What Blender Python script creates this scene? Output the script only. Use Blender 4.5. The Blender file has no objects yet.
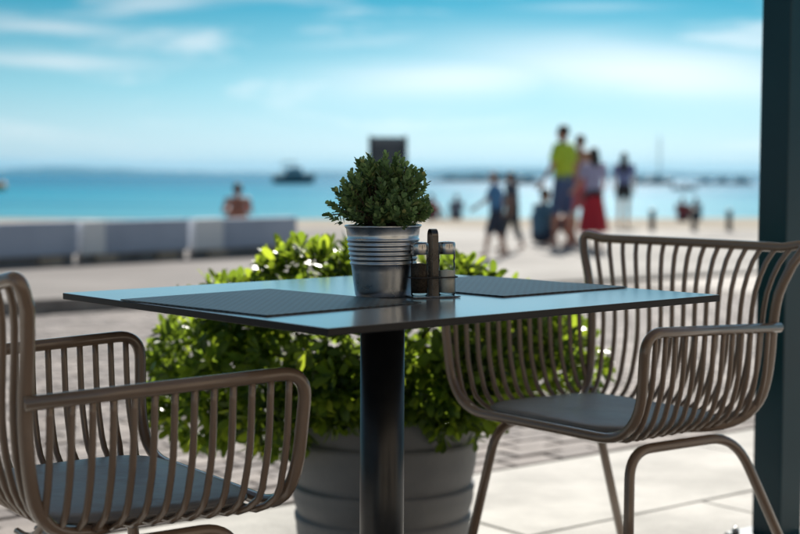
import bpy, bmesh, math, random
from mathutils import Vector, Matrix, noise as mnoise

R = math.radians
SC = bpy.context.scene
COL = SC.collection

# ------------------------------------------------------------------ camera
HC = 0.9397                      # eye height of the seated photographer
PITCH, ROLL = 0.0622, 0.005
FPX = 1450.0                     # focal length in photo pixels (800 wide)
cam_d = bpy.data.cameras.new('camera')
cam_d.sensor_width = 36.0
cam_d.lens = FPX / 800.0 * 36.0
cam_d.clip_start = 0.05
cam_d.clip_end = 40000
cam = bpy.data.objects.new('camera', cam_d)
COL.objects.link(cam)
cam.location = (0, 0, HC)
fw = Vector((0, math.cos(PITCH), -math.sin(PITCH)))
up0 = Vector((0, math.sin(PITCH), math.cos(PITCH)))
rt0 = Vector((1, 0, 0))
rt = rt0 * math.cos(ROLL) + up0 * math.sin(ROLL)
upv = -rt0 * math.sin(ROLL) + up0 * math.cos(ROLL)
cam.rotation_euler = Matrix((rt, upv, -fw)).transposed().to_euler()
cam_d.dof.use_dof = True
cam_d.dof.focus_distance = 2.36
cam_d.dof.aperture_fstop = 3.5
cam_d.dof.aperture_blades = 0
SC.camera = cam

# ------------------------------------------------------------------ world, sun, exposure
HAZE = 0.00007
SUN_EL = R(31)
SUN_AZ = R(7)                    # clockwise from +Y (towards +X)
world = bpy.data.worlds.new('World')
SC.world = world
world.use_nodes = True
wn, wl = world.node_tree.nodes, world.node_tree.links
wn.clear()


def N(tree, typ, **kw):
    n = tree.nodes.new(typ)
    for k, v in kw.items():
        if k.startswith('i_'):
            n.inputs[k[2:]].default_value = v
        elif isinstance(k, str) and k.startswith('n') and k[1:].isdigit():
            n.inputs[int(k[1:])].default_value = v
        else:
            setattr(n, k, v)
    return n


def math_n(tree, op, a, b=None, clamp=False):
    n = tree.nodes.new('ShaderNodeMath')
    n.operation = op
    n.use_clamp = clamp
    for i, v in enumerate((a, b)):
        if v is None:
            continue
        if isinstance(v, (int, float)):
            n.inputs[i].default_value = v
        else:
            tree.links.new(v, n.inputs[i])
    return n.outputs[0]


def ramp(tree, fac, stops, interp='EASE'):
    n = tree.nodes.new('ShaderNodeValToRGB')
    n.color_ramp.interpolation = interp
    els = n.color_ramp.elements
    while len(els) < len(stops):
        els.new(0.5)
    for e, (p, c) in zip(els, stops):
        e.position = p
        e.color = (c[0], c[1], c[2], 1) if not isinstance(c, (int, float)) else (c, c, c, 1)
    if fac is not None:
        tree.links.new(fac, n.inputs[0])
    return n.outputs[0]


def mixc(tree, fac, a, b, blend='MIX'):
    n = tree.nodes.new('ShaderNodeMix')
    n.data_type = 'RGBA'
    n.blend_type = blend
    for sock, v in ((n.inputs[0], fac), (n.inputs[6], a), (n.inputs[7], b)):
        if isinstance(v, (int, float)):
            sock.default_value = v
        elif isinstance(v, (tuple, list)):
            sock.default_value = (v[0], v[1], v[2], 1)
        else:
            tree.links.new(v, sock)
    return n.outputs[2]


wt = world.node_tree
sky = N(wt, 'ShaderNodeTexSky', sky_type='NISHITA', sun_disc=False,
        sun_elevation=SUN_EL, sun_rotation=SUN_AZ, air_density=1.0, dust_density=0.6, ozone_density=2.0)
geo = N(wt, 'ShaderNodeNewGeometry')
sep = N(wt, 'ShaderNodeSeparateXYZ')
vneg = N(wt, 'ShaderNodeVectorMath', operation='SCALE')
wl.new(geo.outputs['Incoming'], vneg.inputs[0])
vneg.inputs['Scale'].default_value = -1.0
wl.new(vneg.outputs[0], sep.inputs[0])
dx, dy, dz = sep.outputs
elev = math_n(wt, 'ARCSINE', dz)
azim = math_n(wt, 'ARCTAN2', dx, dy)
# air colour by elevation: milky at the horizon, teal-blue above
tint = ramp(wt, math_n(wt, 'MULTIPLY', elev, 1 / 0.40, True),
            [(0.0, (0.345, 0.42, 0.445)), (0.06, (0.295, 0.39, 0.425)), (0.15, (0.175, 0.34, 0.40)),
             (0.30, (0.036, 0.22, 0.315)), (0.6, (0.16, 0.36, 0.50)), (1.0, (0.42, 0.56, 0.72))], 'LINEAR')
bw = N(wt, 'ShaderNodeRGBToBW')
wl.new(sky.outputs[0], bw.inputs[0])
grey = mixc(wt, 0.85, sky.outputs[0], bw.outputs[0])
skyc = mixc(wt, 1.0, grey, tint, 'MULTIPLY')
# thin cirrus: stretched noise over the whole sky and a few longer streaks
comb = N(wt, 'ShaderNodeCombineXYZ')
wl.new(math_n(wt, 'MULTIPLY', azim, 5.0), comb.inputs[0])
wl.new(math_n(wt, 'MULTIPLY', elev, 34.0), comb.inputs[1])
nz = N(wt, 'ShaderNodeTexNoise', noise_dimensions='3D', i_Scale=1.0, i_Detail=8.0, i_Roughness=0.62, i_Distortion=0.8)
wl.new(comb.outputs[0], nz.inputs['Vector'])
cl = ramp(wt, nz.outputs[0], [(0.47, 0.0), (0.70, 0.75)])
warp = math_n(wt, 'MULTIPLY', math_n(wt, 'SUBTRACT', nz.outputs[0], 0.5), 0.022)
elw = math_n(wt, 'ADD', elev, warp)


def streak(u0, su, v0, sv, amp, k=0.0):
    a = math_n(wt, 'DIVIDE', math_n(wt, 'SUBTRACT', azim, u0), su)
    v = math_n(wt, 'SUBTRACT', elw, v0)
    if k:
        v = math_n(wt, 'SUBTRACT', v, math_n(wt, 'MULTIPLY', math_n(wt, 'SUBTRACT', azim, u0), k))
    b = math_n(wt, 'DIVIDE', v, sv)
    q = math_n(wt, 'ADD', math_n(wt, 'MULTIPLY', a, a), math_n(wt, 'MULTIPLY', b, b))
    q = math_n(wt, 'POWER', 2.718, math_n(wt, 'MULTIPLY', q, -1.0))
    return math_n(wt, 'MULTIPLY', q, amp)


tot = cl
for s in ((-0.24, 0.055, 0.099, 0.0045, 0.75, -0.06), (-0.24, 0.065, 0.0765, 0.005, 0.8, -0.02),
          (0.04, 0.10, 0.068, 0.015, 0.85, 0.05), (0.17, 0.13, 0.072, 0.020, 1.0, -0.08),
          (0.13, 0.05, 0.114, 0.003, 0.35, 0.0), (-0.02, 0.05, 0.092, 0.005, 0.35, 0.1),
          (0.25, 0.12, 0.060, 0.012, 0.6, 0.0), (0.62, 0.2, 0.10, 0.012, 0.7, 0.05),
          (-0.75, 0.2, 0.09, 0.010, 0.7, -0.05)):
    tot = math_n(wt, 'MAXIMUM', tot, streak(*s))
CLOUD = (0.43, 0.47, 0.495)
fade = ramp(wt, elev, [(0.0, 0.3), (0.06, 0.85), (0.5, 0.5), (1.0, 0.3)], 'LINEAR')
cfac = math_n(wt, 'MULTIPLY', tot, fade, True)
cloudc = mixc(wt, 1.0, grey, CLOUD, 'MULTIPLY')
skyc = mixc(wt, cfac, skyc, cloudc)
bg = N(wt, 'ShaderNodeBackground', i_Strength=0.10)
wl.new(skyc, bg.inputs[0])
wo = N(wt, 'ShaderNodeOutputWorld')
wl.new(bg.outputs[0], wo.inputs[0])

sun_d = bpy.data.lights.new('sun', 'SUN')
sun_d.energy = 5.0
sun_d.angle = R(0.5)
sun_d.color = (1.0, 0.95, 0.87)
sun = bpy.data.objects.new('sun', sun_d)
COL.objects.link(sun)
SUN_DIR = Vector((math.sin(SUN_AZ) * math.cos(SUN_EL), math.cos(SUN_AZ) * math.cos(SUN_EL), math.sin(SUN_EL)))
sun.rotation_euler = SUN_DIR.to_track_quat('Z', 'Y').to_euler()
sun.location = (0, 0, 30)

SC.view_settings.view_transform = 'Standard'
SC.view_settings.look = 'None'
SC.view_settings.exposure = 0.86
SC.view_settings.gamma = 1.0
SC.view_settings.use_curve_mapping = False
SC.render.engine = 'CYCLES'
SC.cycles.use_denoising = True
SC.cycles.max_bounces = 8
SC.cycles.transmission_bounces = 8
SC.cycles.transparent_max_bounces = 8
SC.cycles.sample_clamp_indirect = 8.0
SC.cycles.caustics_reflective = False
SC.cycles.caustics_refractive = False


# ------------------------------------------------------------------ helpers
def pix(x, y, Y):
    """world point on the plane at depth Y that the photo shows at pixel x, y"""
    d = fw + rt * ((x - 400) / FPX) + upv * ((267 - y) / FPX)
    return Vector((0, 0, HC)) + d * (Y / d.y)


def link(name, me, mat=None, parent=None, smooth=True):
    o = bpy.data.objects.new(name, me)
    COL.objects.link(o)
    if mat is not None and not me.materials:
        me.materials.append(mat)
    if smooth:
        for p in me.polygons:
            p.use_smooth = True
    if parent is not None:
        o.parent = parent
    return o


def from_bm(name, bm, mat=None, parent=None, smooth=True):
    bmesh.ops.recalc_face_normals(bm, faces=bm.faces)
    me = bpy.data.meshes.new(name)
    bm.to_mesh(me)
    bm.free()
    return link(name, me, mat, parent, smooth)


def tag(o, label=None, cat=None, group=None, kind=None):
    if label:
        o['label'] = label
    if cat:
        o['category'] = cat
    if group:
        o['group'] = group
    if kind:
        o['kind'] = kind
    return o


def empty(name, loc=(0, 0, 0), rz=0.0):
    o = bpy.data.objects.new(name, None)
    o.empty_display_size = 0.1
    COL.objects.link(o)
    o.location = loc
    o.rotation_euler = (0, 0, rz)
    return o


def copy_tree(o, parent=None):
    c = o.copy()
    COL.objects.link(c)
    c.parent = parent
    for ch in [x for x in o.children]:
        copy_tree(ch, c)
    return c


def add_box(bm, c, s, rot=None, bevel=0.0, segs=2):
    r = bmesh.ops.create_cube(bm, size=1.0)
    vs = r['verts']
    bmesh.ops.scale(bm, vec=Vector(s), verts=vs)
    if bevel > 0:
        es = list({e for v in vs for e in v.link_edges})
        rb = bmesh.ops.bevel(bm, geom=es, offset=bevel, segments=segs, profile=0.5, affect='EDGES')
        vs = list({v for f in rb['faces'] for v in f.verts} | {v for v in vs if v.is_valid})
    if rot is not None:
        bmesh.ops.rotate(bm, cent=(0, 0, 0), matrix=rot, verts=vs)
    bmesh.ops.translate(bm, vec=Vector(c), verts=vs)
    return vs


def box(name, c, s, mat, parent=None, rot=None, bevel=0.0, segs=2, smooth=False):
    bm = bmesh.new()
    add_box(bm, c, s, rot, bevel, segs)
    return from_bm(name, bm, mat, parent, smooth)


def lathe(name, prof, mat, parent=None, seg=32, cx=0, cy=0, smooth=True):
    bm = bmesh.new()
    rings = []
    for r, z in prof:
        if r < 1e-5:
            rings.append([bm.verts.new((cx, cy, z))])
        else:
            rings.append([bm.verts.new((cx + r * math.cos(2 * math.pi * i / seg), cy + r * math.sin(2 * math.pi * i / seg), z)) for i in range(seg)])
    for a, b in zip(rings, rings[1:]):
        for i in range(seg):
            j = (i + 1) % seg
            if len(a) == 1 and len(b) == 1:
                continue
            if len(a) == 1:
                bm.faces.new((a[0], b[j], b[i]))
            elif len(b) == 1:
                bm.faces.new((a[i], a[j], b[0]))
            else:
                bm.faces.new((a[i], a[j], b[j], b[i]))
    return from_bm(name, bm, mat, parent, smooth)


def rounded(pts, radii, n=6):
    """polyline with rounded corners; radii per inner corner"""
    out = [Vector(pts[0])]
    for i in range(1, len(pts) - 1):
        p, a, b = Vector(pts[i]), Vector(pts[i - 1]), Vector(pts[i + 1])
        r = radii[i - 1] if isinstance(radii, (list, tuple)) else radii
        d1, d2 = (a - p), (b - p)
        l1, l2 = d1.length, d2.length
        d1.normalize(); d2.normalize()
        t = min(r, l1 * 0.49, l2 * 0.49)
        s, e = p + d1 * t, p + d2 * t
        for k in range(n + 1):
            u = k / n
            out.append(s * (1 - u) ** 2 + p * 2 * u * (1 - u) + e * u * u)
    out.append(Vector(pts[-1]))
    return out


def catmull(pts, n=4):
    P = [Vector(p) for p in pts]
    P = [P[0] * 2 - P[1]] + P + [P[-1] * 2 - P[-2]]
    out = []
    for i in range(1, len(P) - 2):
        for k in range(n):
            t = k / n
            a, b, c, d = P[i - 1], P[i], P[i + 1], P[i + 2]
            out.append(0.5 * ((2 * b) + (c - a) * t + (2 * a - 5 * b + 4 * c - d) * t * t + (3 * b - a - 3 * c + d) * t ** 3))
    out.append(P[-2])
    return out


def add_tube(bm, path, r, sides=8, caps=True, closed=False):
    path = [Vector(p) for p in path]
    rs = r if isinstance(r, (list, tuple)) else [r] * len(path)
    rings = []
    T0 = (path[1] - path[0]).normalized()
    ref = Vector((0, 0, 1)) if abs(T0.z) < 0.9 else Vector((1, 0, 0))
    nrm = T0.cross(ref).normalized()
    for i, p in enumerate(path):
        if closed:
            T = (path[(i + 1) % len(path)] - path[i - 1])
        else:
            T = path[min(i + 1, len(path) - 1)] - path[max(i - 1, 0)]
        T.normalize()
        nrm = (nrm - T * nrm.dot(T))
        nrm.normalize()
        bn = T.cross(nrm)
        rings.append([bm.verts.new(p + (nrm * math.cos(2 * math.pi * k / sides) + bn * math.sin(2 * math.pi * k / sides)) * rs[i]) for k in range(sides)])
    pairs = list(zip(rings, rings[1:]))
    if closed:
        pairs.append((rings[-1], rings[0]))
    for a, b in pairs:
        for k in range(sides):
            m = (k + 1) % sides
            bm.faces.new((a[k], a[m], b[m], b[k]))
    if caps and not closed:
        bm.faces.new(rings[0][::-1])
        bm.faces.new(rings[-1])


def tube(name, path, r, mat, parent=None, sides=8, closed=False):
    bm = bmesh.new()
    add_tube(bm, path, r, sides, True, closed)
    return from_bm(name, bm, mat, parent, True)


# ------------------------------------------------------------------ materials
def pbr(name, col, rough=0.5, metal=0.0, spec=0.5, **kw):
    m = bpy.data.materials.new(name)
    m.use_nodes = True
    b = m.node_tree.nodes['Principled BSDF']
    b.inputs['Base Color'].default_value = (*col, 1)
    b.inputs['Roughness'].default_value = rough
    b.inputs['Metallic'].default_value = metal
    b.inputs['Specular IOR Level'].default_value = spec
    for k, v in kw.items():
        b.inputs[k.replace('_', ' ')].default_value = v
    return m


def noisy(name, c1, c2, scale=5.0, rough=0.6, detail=6.0, bump=0.0, bscale=None, metal=0.0, spec=0.5, lo=0.35, hi=0.65, rvar=0.0, coord='Object', bdist=0.01, **kw):
    m = pbr(name, c1, rough, metal, spec, **kw)
    t = m.node_tree
    b = t.nodes['Principled BSDF']
    tc = N(t, 'ShaderNodeTexCoord') if coord != 'Position' else N(t, 'ShaderNodeNewGeometry')
    n1 = N(t, 'ShaderNodeTexNoise', i_Scale=scale, i_Detail=detail, i_Roughness=0.6)
    t.links.new(tc.outputs[coord], n1.inputs['Vector'])
    c = ramp(t, n1.outputs[0], [(lo, c1), (hi, c2)], 'LINEAR')
    t.links.new(c, b.inputs['Base Color'])
    if rvar:
        rr = math_n(t, 'ADD', rough - rvar / 2, math_n(t, 'MULTIPLY', n1.outputs[0], rvar))
        t.links.new(rr, b.inputs['Roughness'])
    if bump:
        n2 = N(t, 'ShaderNodeTexNoise', i_Scale=bscale or scale * 8, i_Detail=4.0)
        t.links.new(tc.outputs[coord], n2.inputs['Vector'])
        bp = N(t, 'ShaderNodeBump', i_Strength=bump, i_Distance=bdist)
        t.links.new(n2.outputs[0], bp.inputs['Height'])
        t.links.new(bp.outputs[0], b.inputs['Normal'])
    return m


def leaf_mat(name, dark, light, trans, tw=0.45, gloss=0.35, island=True):
    m = bpy.data.materials.new(name)
    m.use_nodes = True
    t = m.node_tree
    t.nodes.clear()
    if island:
        rnd = N(t, 'ShaderNodeNewGeometry').outputs['Random Per Island']
    else:
        rnd = N(t, 'ShaderNodeObjectInfo').outputs['Random']
    c = ramp(t, rnd, [(0.0, dark), (0.75, light), (0.94, tuple(x * 1.3 for x in light)), (1.0, (light[0] * 2.6, light[1] * 1.5, light[2] * 1.5))], 'LINEAR')
    tcol = ramp(t, rnd, [(0.0, tuple(x * 0.25 for x in trans)), (0.6, tuple(x * 0.8 for x in trans)), (1.0, (trans[0] * 1.3, trans[1] * 1.1, trans[2]))], 'LINEAR')
    d = N(t, 'ShaderNodeBsdfPrincipled')
    t.links.new(c, d.inputs['Base Color'])
    d.inputs['Roughness'].default_value = gloss
    d.inputs['Specular IOR Level'].default_value = 0.3
    tr = N(t, 'ShaderNodeBsdfTranslucent')
    t.links.new(tcol, tr.inputs[0])
    mx = N(t, 'ShaderNodeMixShader', n0=tw)
    t.links.new(d.outputs[0], mx.inputs[1])
    t.links.new(tr.outputs[0], mx.inputs[2])
    o = N(t, 'ShaderNodeOutputMaterial')
    t.links.new(mx.outputs[0], o.inputs[0])
    return m


M = {}
M['slab'] = noisy('pale_concrete', spec=0.08, c1=(0.20, 0.193, 0.180), c2=(0.50, 0.487, 0.46), scale=2.1, rough=0.75, coord='Position', detail=9, lo=0.30, hi=0.62, bump=0.25, bscale=60, rvar=0.2)
M['joint'] = noisy('joint_sand', spec=0.08, c1=(0.17, 0.15, 0.135), c2=(0.22, 0.20, 0.18), scale=20, rough=0.9)


def paver_material():
    m = noisy('paver_clay', spec=0.08, c1=(0.20, 0.183, 0.176), c2=(0.30, 0.278, 0.27), scale=6.0, rough=0.8, coord='Position', bump=0.3, bscale=90)
    t = m.node_tree
    b = t.nodes['Principled BSDF']
    src = b.inputs['Base Color'].links[0].from_socket
    rnd = N(t, 'ShaderNodeNewGeometry').outputs['Random Per Island']
    oi = N(t, 'ShaderNodeObjectInfo').outputs['Random']
    f = math_n(t, 'FRACT', math_n(t, 'ADD', rnd, oi))
    tn = ramp(t, f, [(0.0, (0.72, 0.70, 0.70)), (1.0, (1.18, 1.14, 1.10))], 'LINEAR')
    t.links.new(mixc(t, 1.0, src, tn, 'MULTIPLY'), b.inputs['Base Color'])
    return m


M['paver'] = paver_material()
M['promenade'] = noisy('promenade_concrete', spec=0.08, c1=(0.37, 0.34, 0.31), c2=(0.56, 0.52, 0.48), scale=0.35, rough=0.85, detail=9, bump=0.2, bscale=15)
M['plaza'] = noisy('plaza_concrete', spec=0.08, c1=(0.16, 0.15, 0.14), c2=(0.345, 0.327, 0.306), scale=0.55, rough=0.85, detail=9, bump=0.2, bscale=15)
M['road'] = noisy('grey_asphalt', spec=0.08, c1=(0.14, 0.128, 0.122), c2=(0.245, 0.226, 0.215), scale=0.45, rough=0.9, detail=10, bump=0.2, bscale=25)
M['kerb'] = noisy('kerb_stone', spec=0.08, c1=(0.22, 0.20, 0.19), c2=(0.33, 0.31, 0.29), scale=5.0, rough=0.85, coord='Position', bump=0.3)
M['sand'] = noisy('beach_sand', spec=0.08, c1=(0.22, 0.19, 0.145), c2=(0.32, 0.28, 0.225), scale=0.6, rough=0.95, detail=9)
M['chair'] = noisy('taupe_powder_coat', (0.175, 0.121, 0.085), (0.205, 0.143, 0.102), 9, 0.26, Coat_Weight=0.5, Coat_Roughness=0.10, bump=0.05, bscale=900, rvar=0.05, bdist=0.001)
M['glide'] = pbr('black_glide', (0.02, 0.02, 0.02), 0.6)
M['cushion'] = noisy('grey_vinyl', (0.20, 0.19, 0.185), (0.27, 0.26, 0.255), 9, 0.42, bump=0.55, bscale=22, rvar=0.12, bdist=0.006)
M['tabletop'] = noisy('anthracite_laminate', (0.21, 0.198, 0.195), (0.285, 0.27, 0.266), 4.0, 0.30, spec=1.0, detail=9, rvar=0.16, Coat_Weight=1.0, Coat_Roughness=0.15, Coat_IOR=1.7, bump=0.05, bscale=400, bdist=0.0005)
M['tableedge'] = pbr('black_laminate_core', (0.004, 0.004, 0.006), 0.4, 0.0, 0.3)
M['column'] = noisy('black_column', (0.007, 0.008, 0.010), (0.012, 0.013, 0.016), 40, 0.34, rvar=0.06)
M['post'] = noisy('dark_teal_paint', (0.001, 0.028, 0.044), (0.002, 0.038, 0.056), 3.0, 0.30, spec=0.35, rvar=0.12, bump=0.04, bscale=120, bdist=0.001)
M['steel'] = noisy('brushed_steel', (0.40, 0.395, 0.39), (0.52, 0.515, 0.51), 30, 0.24, metal=1.0, rvar=0.12)
M['zinc'] = noisy('zinc_sheet', (0.44, 0.48, 0.52), (0.64, 0.68, 0.72), 22, 0.30, metal=1.0, detail=8, rvar=0.25)
M['dark_steel'] = noisy('dark_steel', (0.10, 0.092, 0.086), (0.17, 0.16, 0.15), 40, 0.28, metal=1.0, rvar=0.1)
M['wire'] = pbr('dark_wire', (0.06, 0.06, 0.06), 0.3, 1.0)
M['soil'] = noisy('soil', (0.025, 0.017, 0.011), (0.06, 0.04, 0.028), 60, 0.95, bump=0.6)
M['planter'] = noisy('grey_planter', (0.135, 0.140, 0.150), (0.20, 0.20, 0.205), 3.5, 0.60, bump=0.12, bscale=70, rvar=0.15)
M['stem'] = noisy('woody_stem', (0.06, 0.045, 0.03), (0.13, 0.10, 0.07), 30, 0.9)
M['leaf'] = leaf_mat('shrub_leaf', (0.010, 0.034, 0.008), (0.046, 0.105, 0.018), (0.44, 0.64, 0.05), 0.46, 0.33)
M['leaf_obj'] = leaf_mat('shrub_leaf_single', (0.010, 0.034, 0.008), (0.046, 0.105, 0.018), (0.44, 0.64, 0.05), 0.46, 0.33, island=False)
M['herb'] = leaf_mat('herb_leaf', (0.050, 0.105, 0.042), (0.24, 0.36, 0.175), (0.36, 0.56, 0.17), 0.46, 0.36)
M['canvas'] = leaf_mat('awning_canvas', (0.55, 0.50, 0.42), (0.55, 0.50, 0.42), (0.42, 0.36, 0.28), 0.30, 0.9)
M['barrier_shaded'] = noisy('barrier_shaded_tone', spec=0.08, c1=(0.40, 0.45, 0.55), c2=(0.50, 0.55, 0.65), scale=1.2, rough=0.7, bump=0.1)  # darkened tone stands in for the shaded faces
M['barrier_lit'] = noisy('barrier_lit_tone', spec=0.08, c1=(0.82, 0.82, 0.82), c2=(0.90, 0.90, 0.90), scale=1.5, rough=0.7, bump=0.1)  # near-white tone stands in for faces catching the sun
M['pad_stone'] = noisy('beige_block', (0.46, 0.34, 0.24), (0.56, 0.44, 0.33), 4, 0.85)
M['board'] = noisy('board_face', (0.05, 0.06, 0.075), (0.09, 0.10, 0.115), 3, 0.5)
M['dark_metal'] = pbr('dark_metal', (0.03, 0.032, 0.036), 0.5, 0.0)
M['hill'] = noisy('hill_scrub', (0.020, 0.050, 0.045), (0.05, 0.085, 0.07), 0.01, 0.95)
M['rock'] = noisy('rock', (0.10, 0.10, 0.10), (0.20, 0.19, 0.18), 0.6, 0.9)
M['hull_white'] = pbr('white_hull', (0.72, 0.73, 0.74), 0.3)
M['hull_navy'] = pbr('navy_hull', (0.015, 0.025, 0.045), 0.3)
M['hull_grey'] = pbr('grey_hull', (0.16, 0.18, 0.20), 0.45)
M['boat_glass'] = pbr('boat_glass', (0.01, 0.015, 0.02), 0.08)
M['mast'] = pbr('mast_alloy', (0.14, 0.15, 0.16), 0.4, 0.3)
M['orange'] = pbr('orange_float', (0.75, 0.26, 0.05), 0.5)


def sea_material():
    m = pbr('sea_water', (0.010, 0.235, 0.36), 0.25, 0.0, 0.008)
    t = m.node_tree
    b = t.nodes['Principled BSDF']
    tc = N(t, 'ShaderNodeTexCoord')
    mp = N(t, 'ShaderNodeMapping')
    mp.inputs['Scale'].default_value = (0.35, 1.0, 1.0)
    t.links.new(tc.outputs['Object'], mp.inputs[0])
    n1 = N(t, 'ShaderNodeTexNoise', i_Scale=0.9, i_Detail=5.0)
    t.links.new(mp.outputs[0], n1.inputs['Vector'])
    bp = N(t, 'ShaderNodeBump', i_Strength=0.35, i_Distance=0.3)
    t.links.new(n1.outputs[0], bp.inputs['Height'])
    t.links.new(bp.outputs[0], b.inputs['Normal'])
    # shallow bright water near the beach, patches of weed and sand farther out
    sx = N(t, 'ShaderNodeSeparateXYZ')
    t.links.new(tc.outputs['Object'], sx.inputs[0])
    n2 = N(t, 'ShaderNodeTexNoise', i_Scale=0.02, i_Detail=4.0)
    t.links.new(mp.outputs[0], n2.inputs['Vector'])
    dd = math_n(t, 'ADD', sx.outputs[1], math_n(t, 'MULTIPLY', math_n(t, 'SUBTRACT', n2.outputs[0], 0.5), 160.0))
    c = ramp(t, math_n(t, 'DIVIDE', dd, 420.0, True),
             [(0.10, (0.07, 0.30, 0.37)), (0.30, (0.004, 0.20, 0.31)), (0.7, (0.001, 0.14, 0.25)), (1.0, (0.0, 0.125, 0.235))], 'LINEAR')
    mp2 = N(t, 'ShaderNodeMapping')
    mp2.inputs['Scale'].default_value = (0.012, 0.10, 1.0)
    t.links.new(tc.outputs['Object'], mp2.inputs[0])
    n3 = N(t, 'ShaderNodeTexNoise', i_Scale=1.0, i_Detail=5.0)
    t.links.new(mp2.outputs[0], n3.inputs['Vector'])
    c = mixc(t, 1.0, c, ramp(t, n3.outputs[0], [(0.36, (0.5, 0.68, 0.78)), (0.64, (1.5, 1.30, 1.2))], 'LINEAR'), 'MULTIPLY')
    t.links.new(c, b.inputs['Base Color'])
    return m


M['sea'] = sea_material()


def mat_weave():
    m = pbr('woven_placemat', (0.035, 0.055, 0.07), 0.42, 0.0, 0.8)
    t = m.node_tree
    b = t.nodes['Principled BSDF']
    tc = N(t, 'ShaderNodeTexCoord')
    mp = N(t, 'ShaderNodeMapping')
    mp.inputs['Scale'].default_value = (1, 1, 1)
    t.links.new(tc.outputs['Object'], mp.inputs[0])
    ck = N(t, 'ShaderNodeTexChecker', i_Scale=125.0)
    ck.inputs[1].default_value = (0.030, 0.062, 0.082, 1)
    ck.inputs[2].default_value = (0.006, 0.012, 0.018, 1)
    t.links.new(mp.outputs[0], ck.inputs[0])
    t.links.new(ck.outputs[0], b.inputs['Base Color'])
    bp = N(t, 'ShaderNodeBump', i_Strength=0.8, i_Distance=0.002)
    t.links.new(ck.outputs[1], bp.inputs['Height'])
    t.links.new(bp.outputs[0], b.inputs['Normal'])
    return m


M['mat'] = mat_weave()


def thin_glass(name, col):
    m = bpy.data.materials.new(name)
    m.use_nodes = True
    t = m.node_tree
    t.nodes.clear()
    tr = N(t, 'ShaderNodeBsdfTransparent')
    tr.inputs[0].default_value = (*col, 1)
    gl = N(t, 'ShaderNodeBsdfGlossy', i_Roughness=0.04)
    fr = N(t, 'ShaderNodeFresnel', i_IOR=1.22)
    mx = N(t, 'ShaderNodeMixShader')
    t.links.new(fr.outputs[0], mx.inputs[0])
    t.links.new(tr.outputs[0], mx.inputs[1])
    t.links.new(gl.outputs[0], mx.inputs[2])
    o = N(t, 'ShaderNodeOutputMaterial')
    t.links.new(mx.outputs[0], o.inputs[0])
    return m


M['glass'] = thin_glass('clear_glass', (0.93, 0.96, 0.95))
M['smoke_glass'] = thin_glass('pepper_glass', (0.80, 0.78, 0.76))
M['salt'] = noisy('salt', (0.75, 0.74, 0.70), (0.85, 0.84, 0.82), 200, 0.9)
M['pepper'] = noisy('pepper', (0.03, 0.025, 0.02), (0.10, 0.08, 0.06), 300, 0.9)

# ------------------------------------------------------------------ frame of the terrace and the table
YAW = 0.6695
E1 = Vector((math.cos(YAW), math.sin(YAW), 0))
E2 = Vector((-math.sin(YAW), math.cos(YAW), 0))
TC = Vector((-0.0293, 2.468, 0))


def ter(a, b, z=0.0):
    return TC + E1 * a + E2 * b + Vector((0, 0, z))


def ground_z(y):
    if y < 13:
        return 0.0
    if y < 30:
        return -0.007 * (y - 13)
    if y < 62:
        return -0.119 - 0.0235 * (y - 30)
    return -0.87 - 0.05 * (y - 62)


# ------------------------------------------------------------------ the setting
def sheet(name, ys, xs, zf, mat):
    bm = bmesh.new()
    rows = [[bm.verts.new((x, y, zf(x, y))) for x in xs] for y in ys]
    for a, b in zip(rows, rows[1:]):
        for i in range(len(xs) - 1):
            bm.faces.new((a[i], a[i + 1], b[i + 1], b[i]))
    return from_bm(name, bm, mat)


land = sheet('promenade', [-200, -40, -10, 0, 5, 13, 18, 24, 30], [-400, -100, -40, -20, -10, 0, 10, 20, 40, 100, 400],
             lambda x, y: -0.040 if y < 13 else ground_z(y) - 0.040 * max(0, (18 - y) / 5), M['promenade'])
tag(land, kind='structure')


def shore_y(x):
    return 62 + 0.10 * x + 2.5 * math.sin(x * 0.11) + 1.2 * math.sin(x * 0.37 + 1)


bm = bmesh.new()
cols = []
for i in range(101):
    x = -400 + 8 * i
    col = []
    for k in range(14):
        y = 30 + (shore_y(x) + 12 - 30) * k / 13
        t = (y - 30) / (shore_y(x) - 30)
        z = -0.119 - 0.74 * t + 0.07 * mnoise.noise(Vector((x * 0.2, y * 0.25, 0))) * min(1, t * 4)
        col.append(bm.verts.new((x, y, z)))
    cols.append(col)
for a, b in zip(cols, cols[1:]):
    for k in range(13):
        bm.faces.new((a[k], a[k + 1], b[k + 1], b[k]))
tag(from_bm('beach', bm, M['sand']), kind='structure')

SEA = -0.85
bm = bmesh.new()
vs = [bm.verts.new(p) for p in ((-8000, 40, SEA), (8000, 40, SEA), (8000, 11000, SEA), (-8000, 11000, SEA))]
bm.faces.new(vs)
tag(from_bm('sea', bm, M['sea'], smooth=False), kind='structure')

# far coast: a low island ridge
rnd = random.Random(4)
bm = bmesh.new()
rows = []
prof = [(-0.40, 9), (-0.30, 18), (-0.262, 58), (-0.235, 74), (-0.20, 60), (-0.16, 44), (-0.12, 36), (-0.085, 34), (-0.065, 52), (-0.03, 46),
        (0.0, 62), (0.06, 78), (0.12, 66), (0.18, 52), (0.24, 46), (0.30, 54), (0.40, 30), (0.5, 12)]


def ridge(u):
    for (a, za), (b, zb) in zip(prof, prof[1:]):
        if a <= u <= b:
            t = (u - a) / (b - a)
            t = t * t * (3 - 2 * t)
            return za + (zb - za) * t
    return 8


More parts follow.
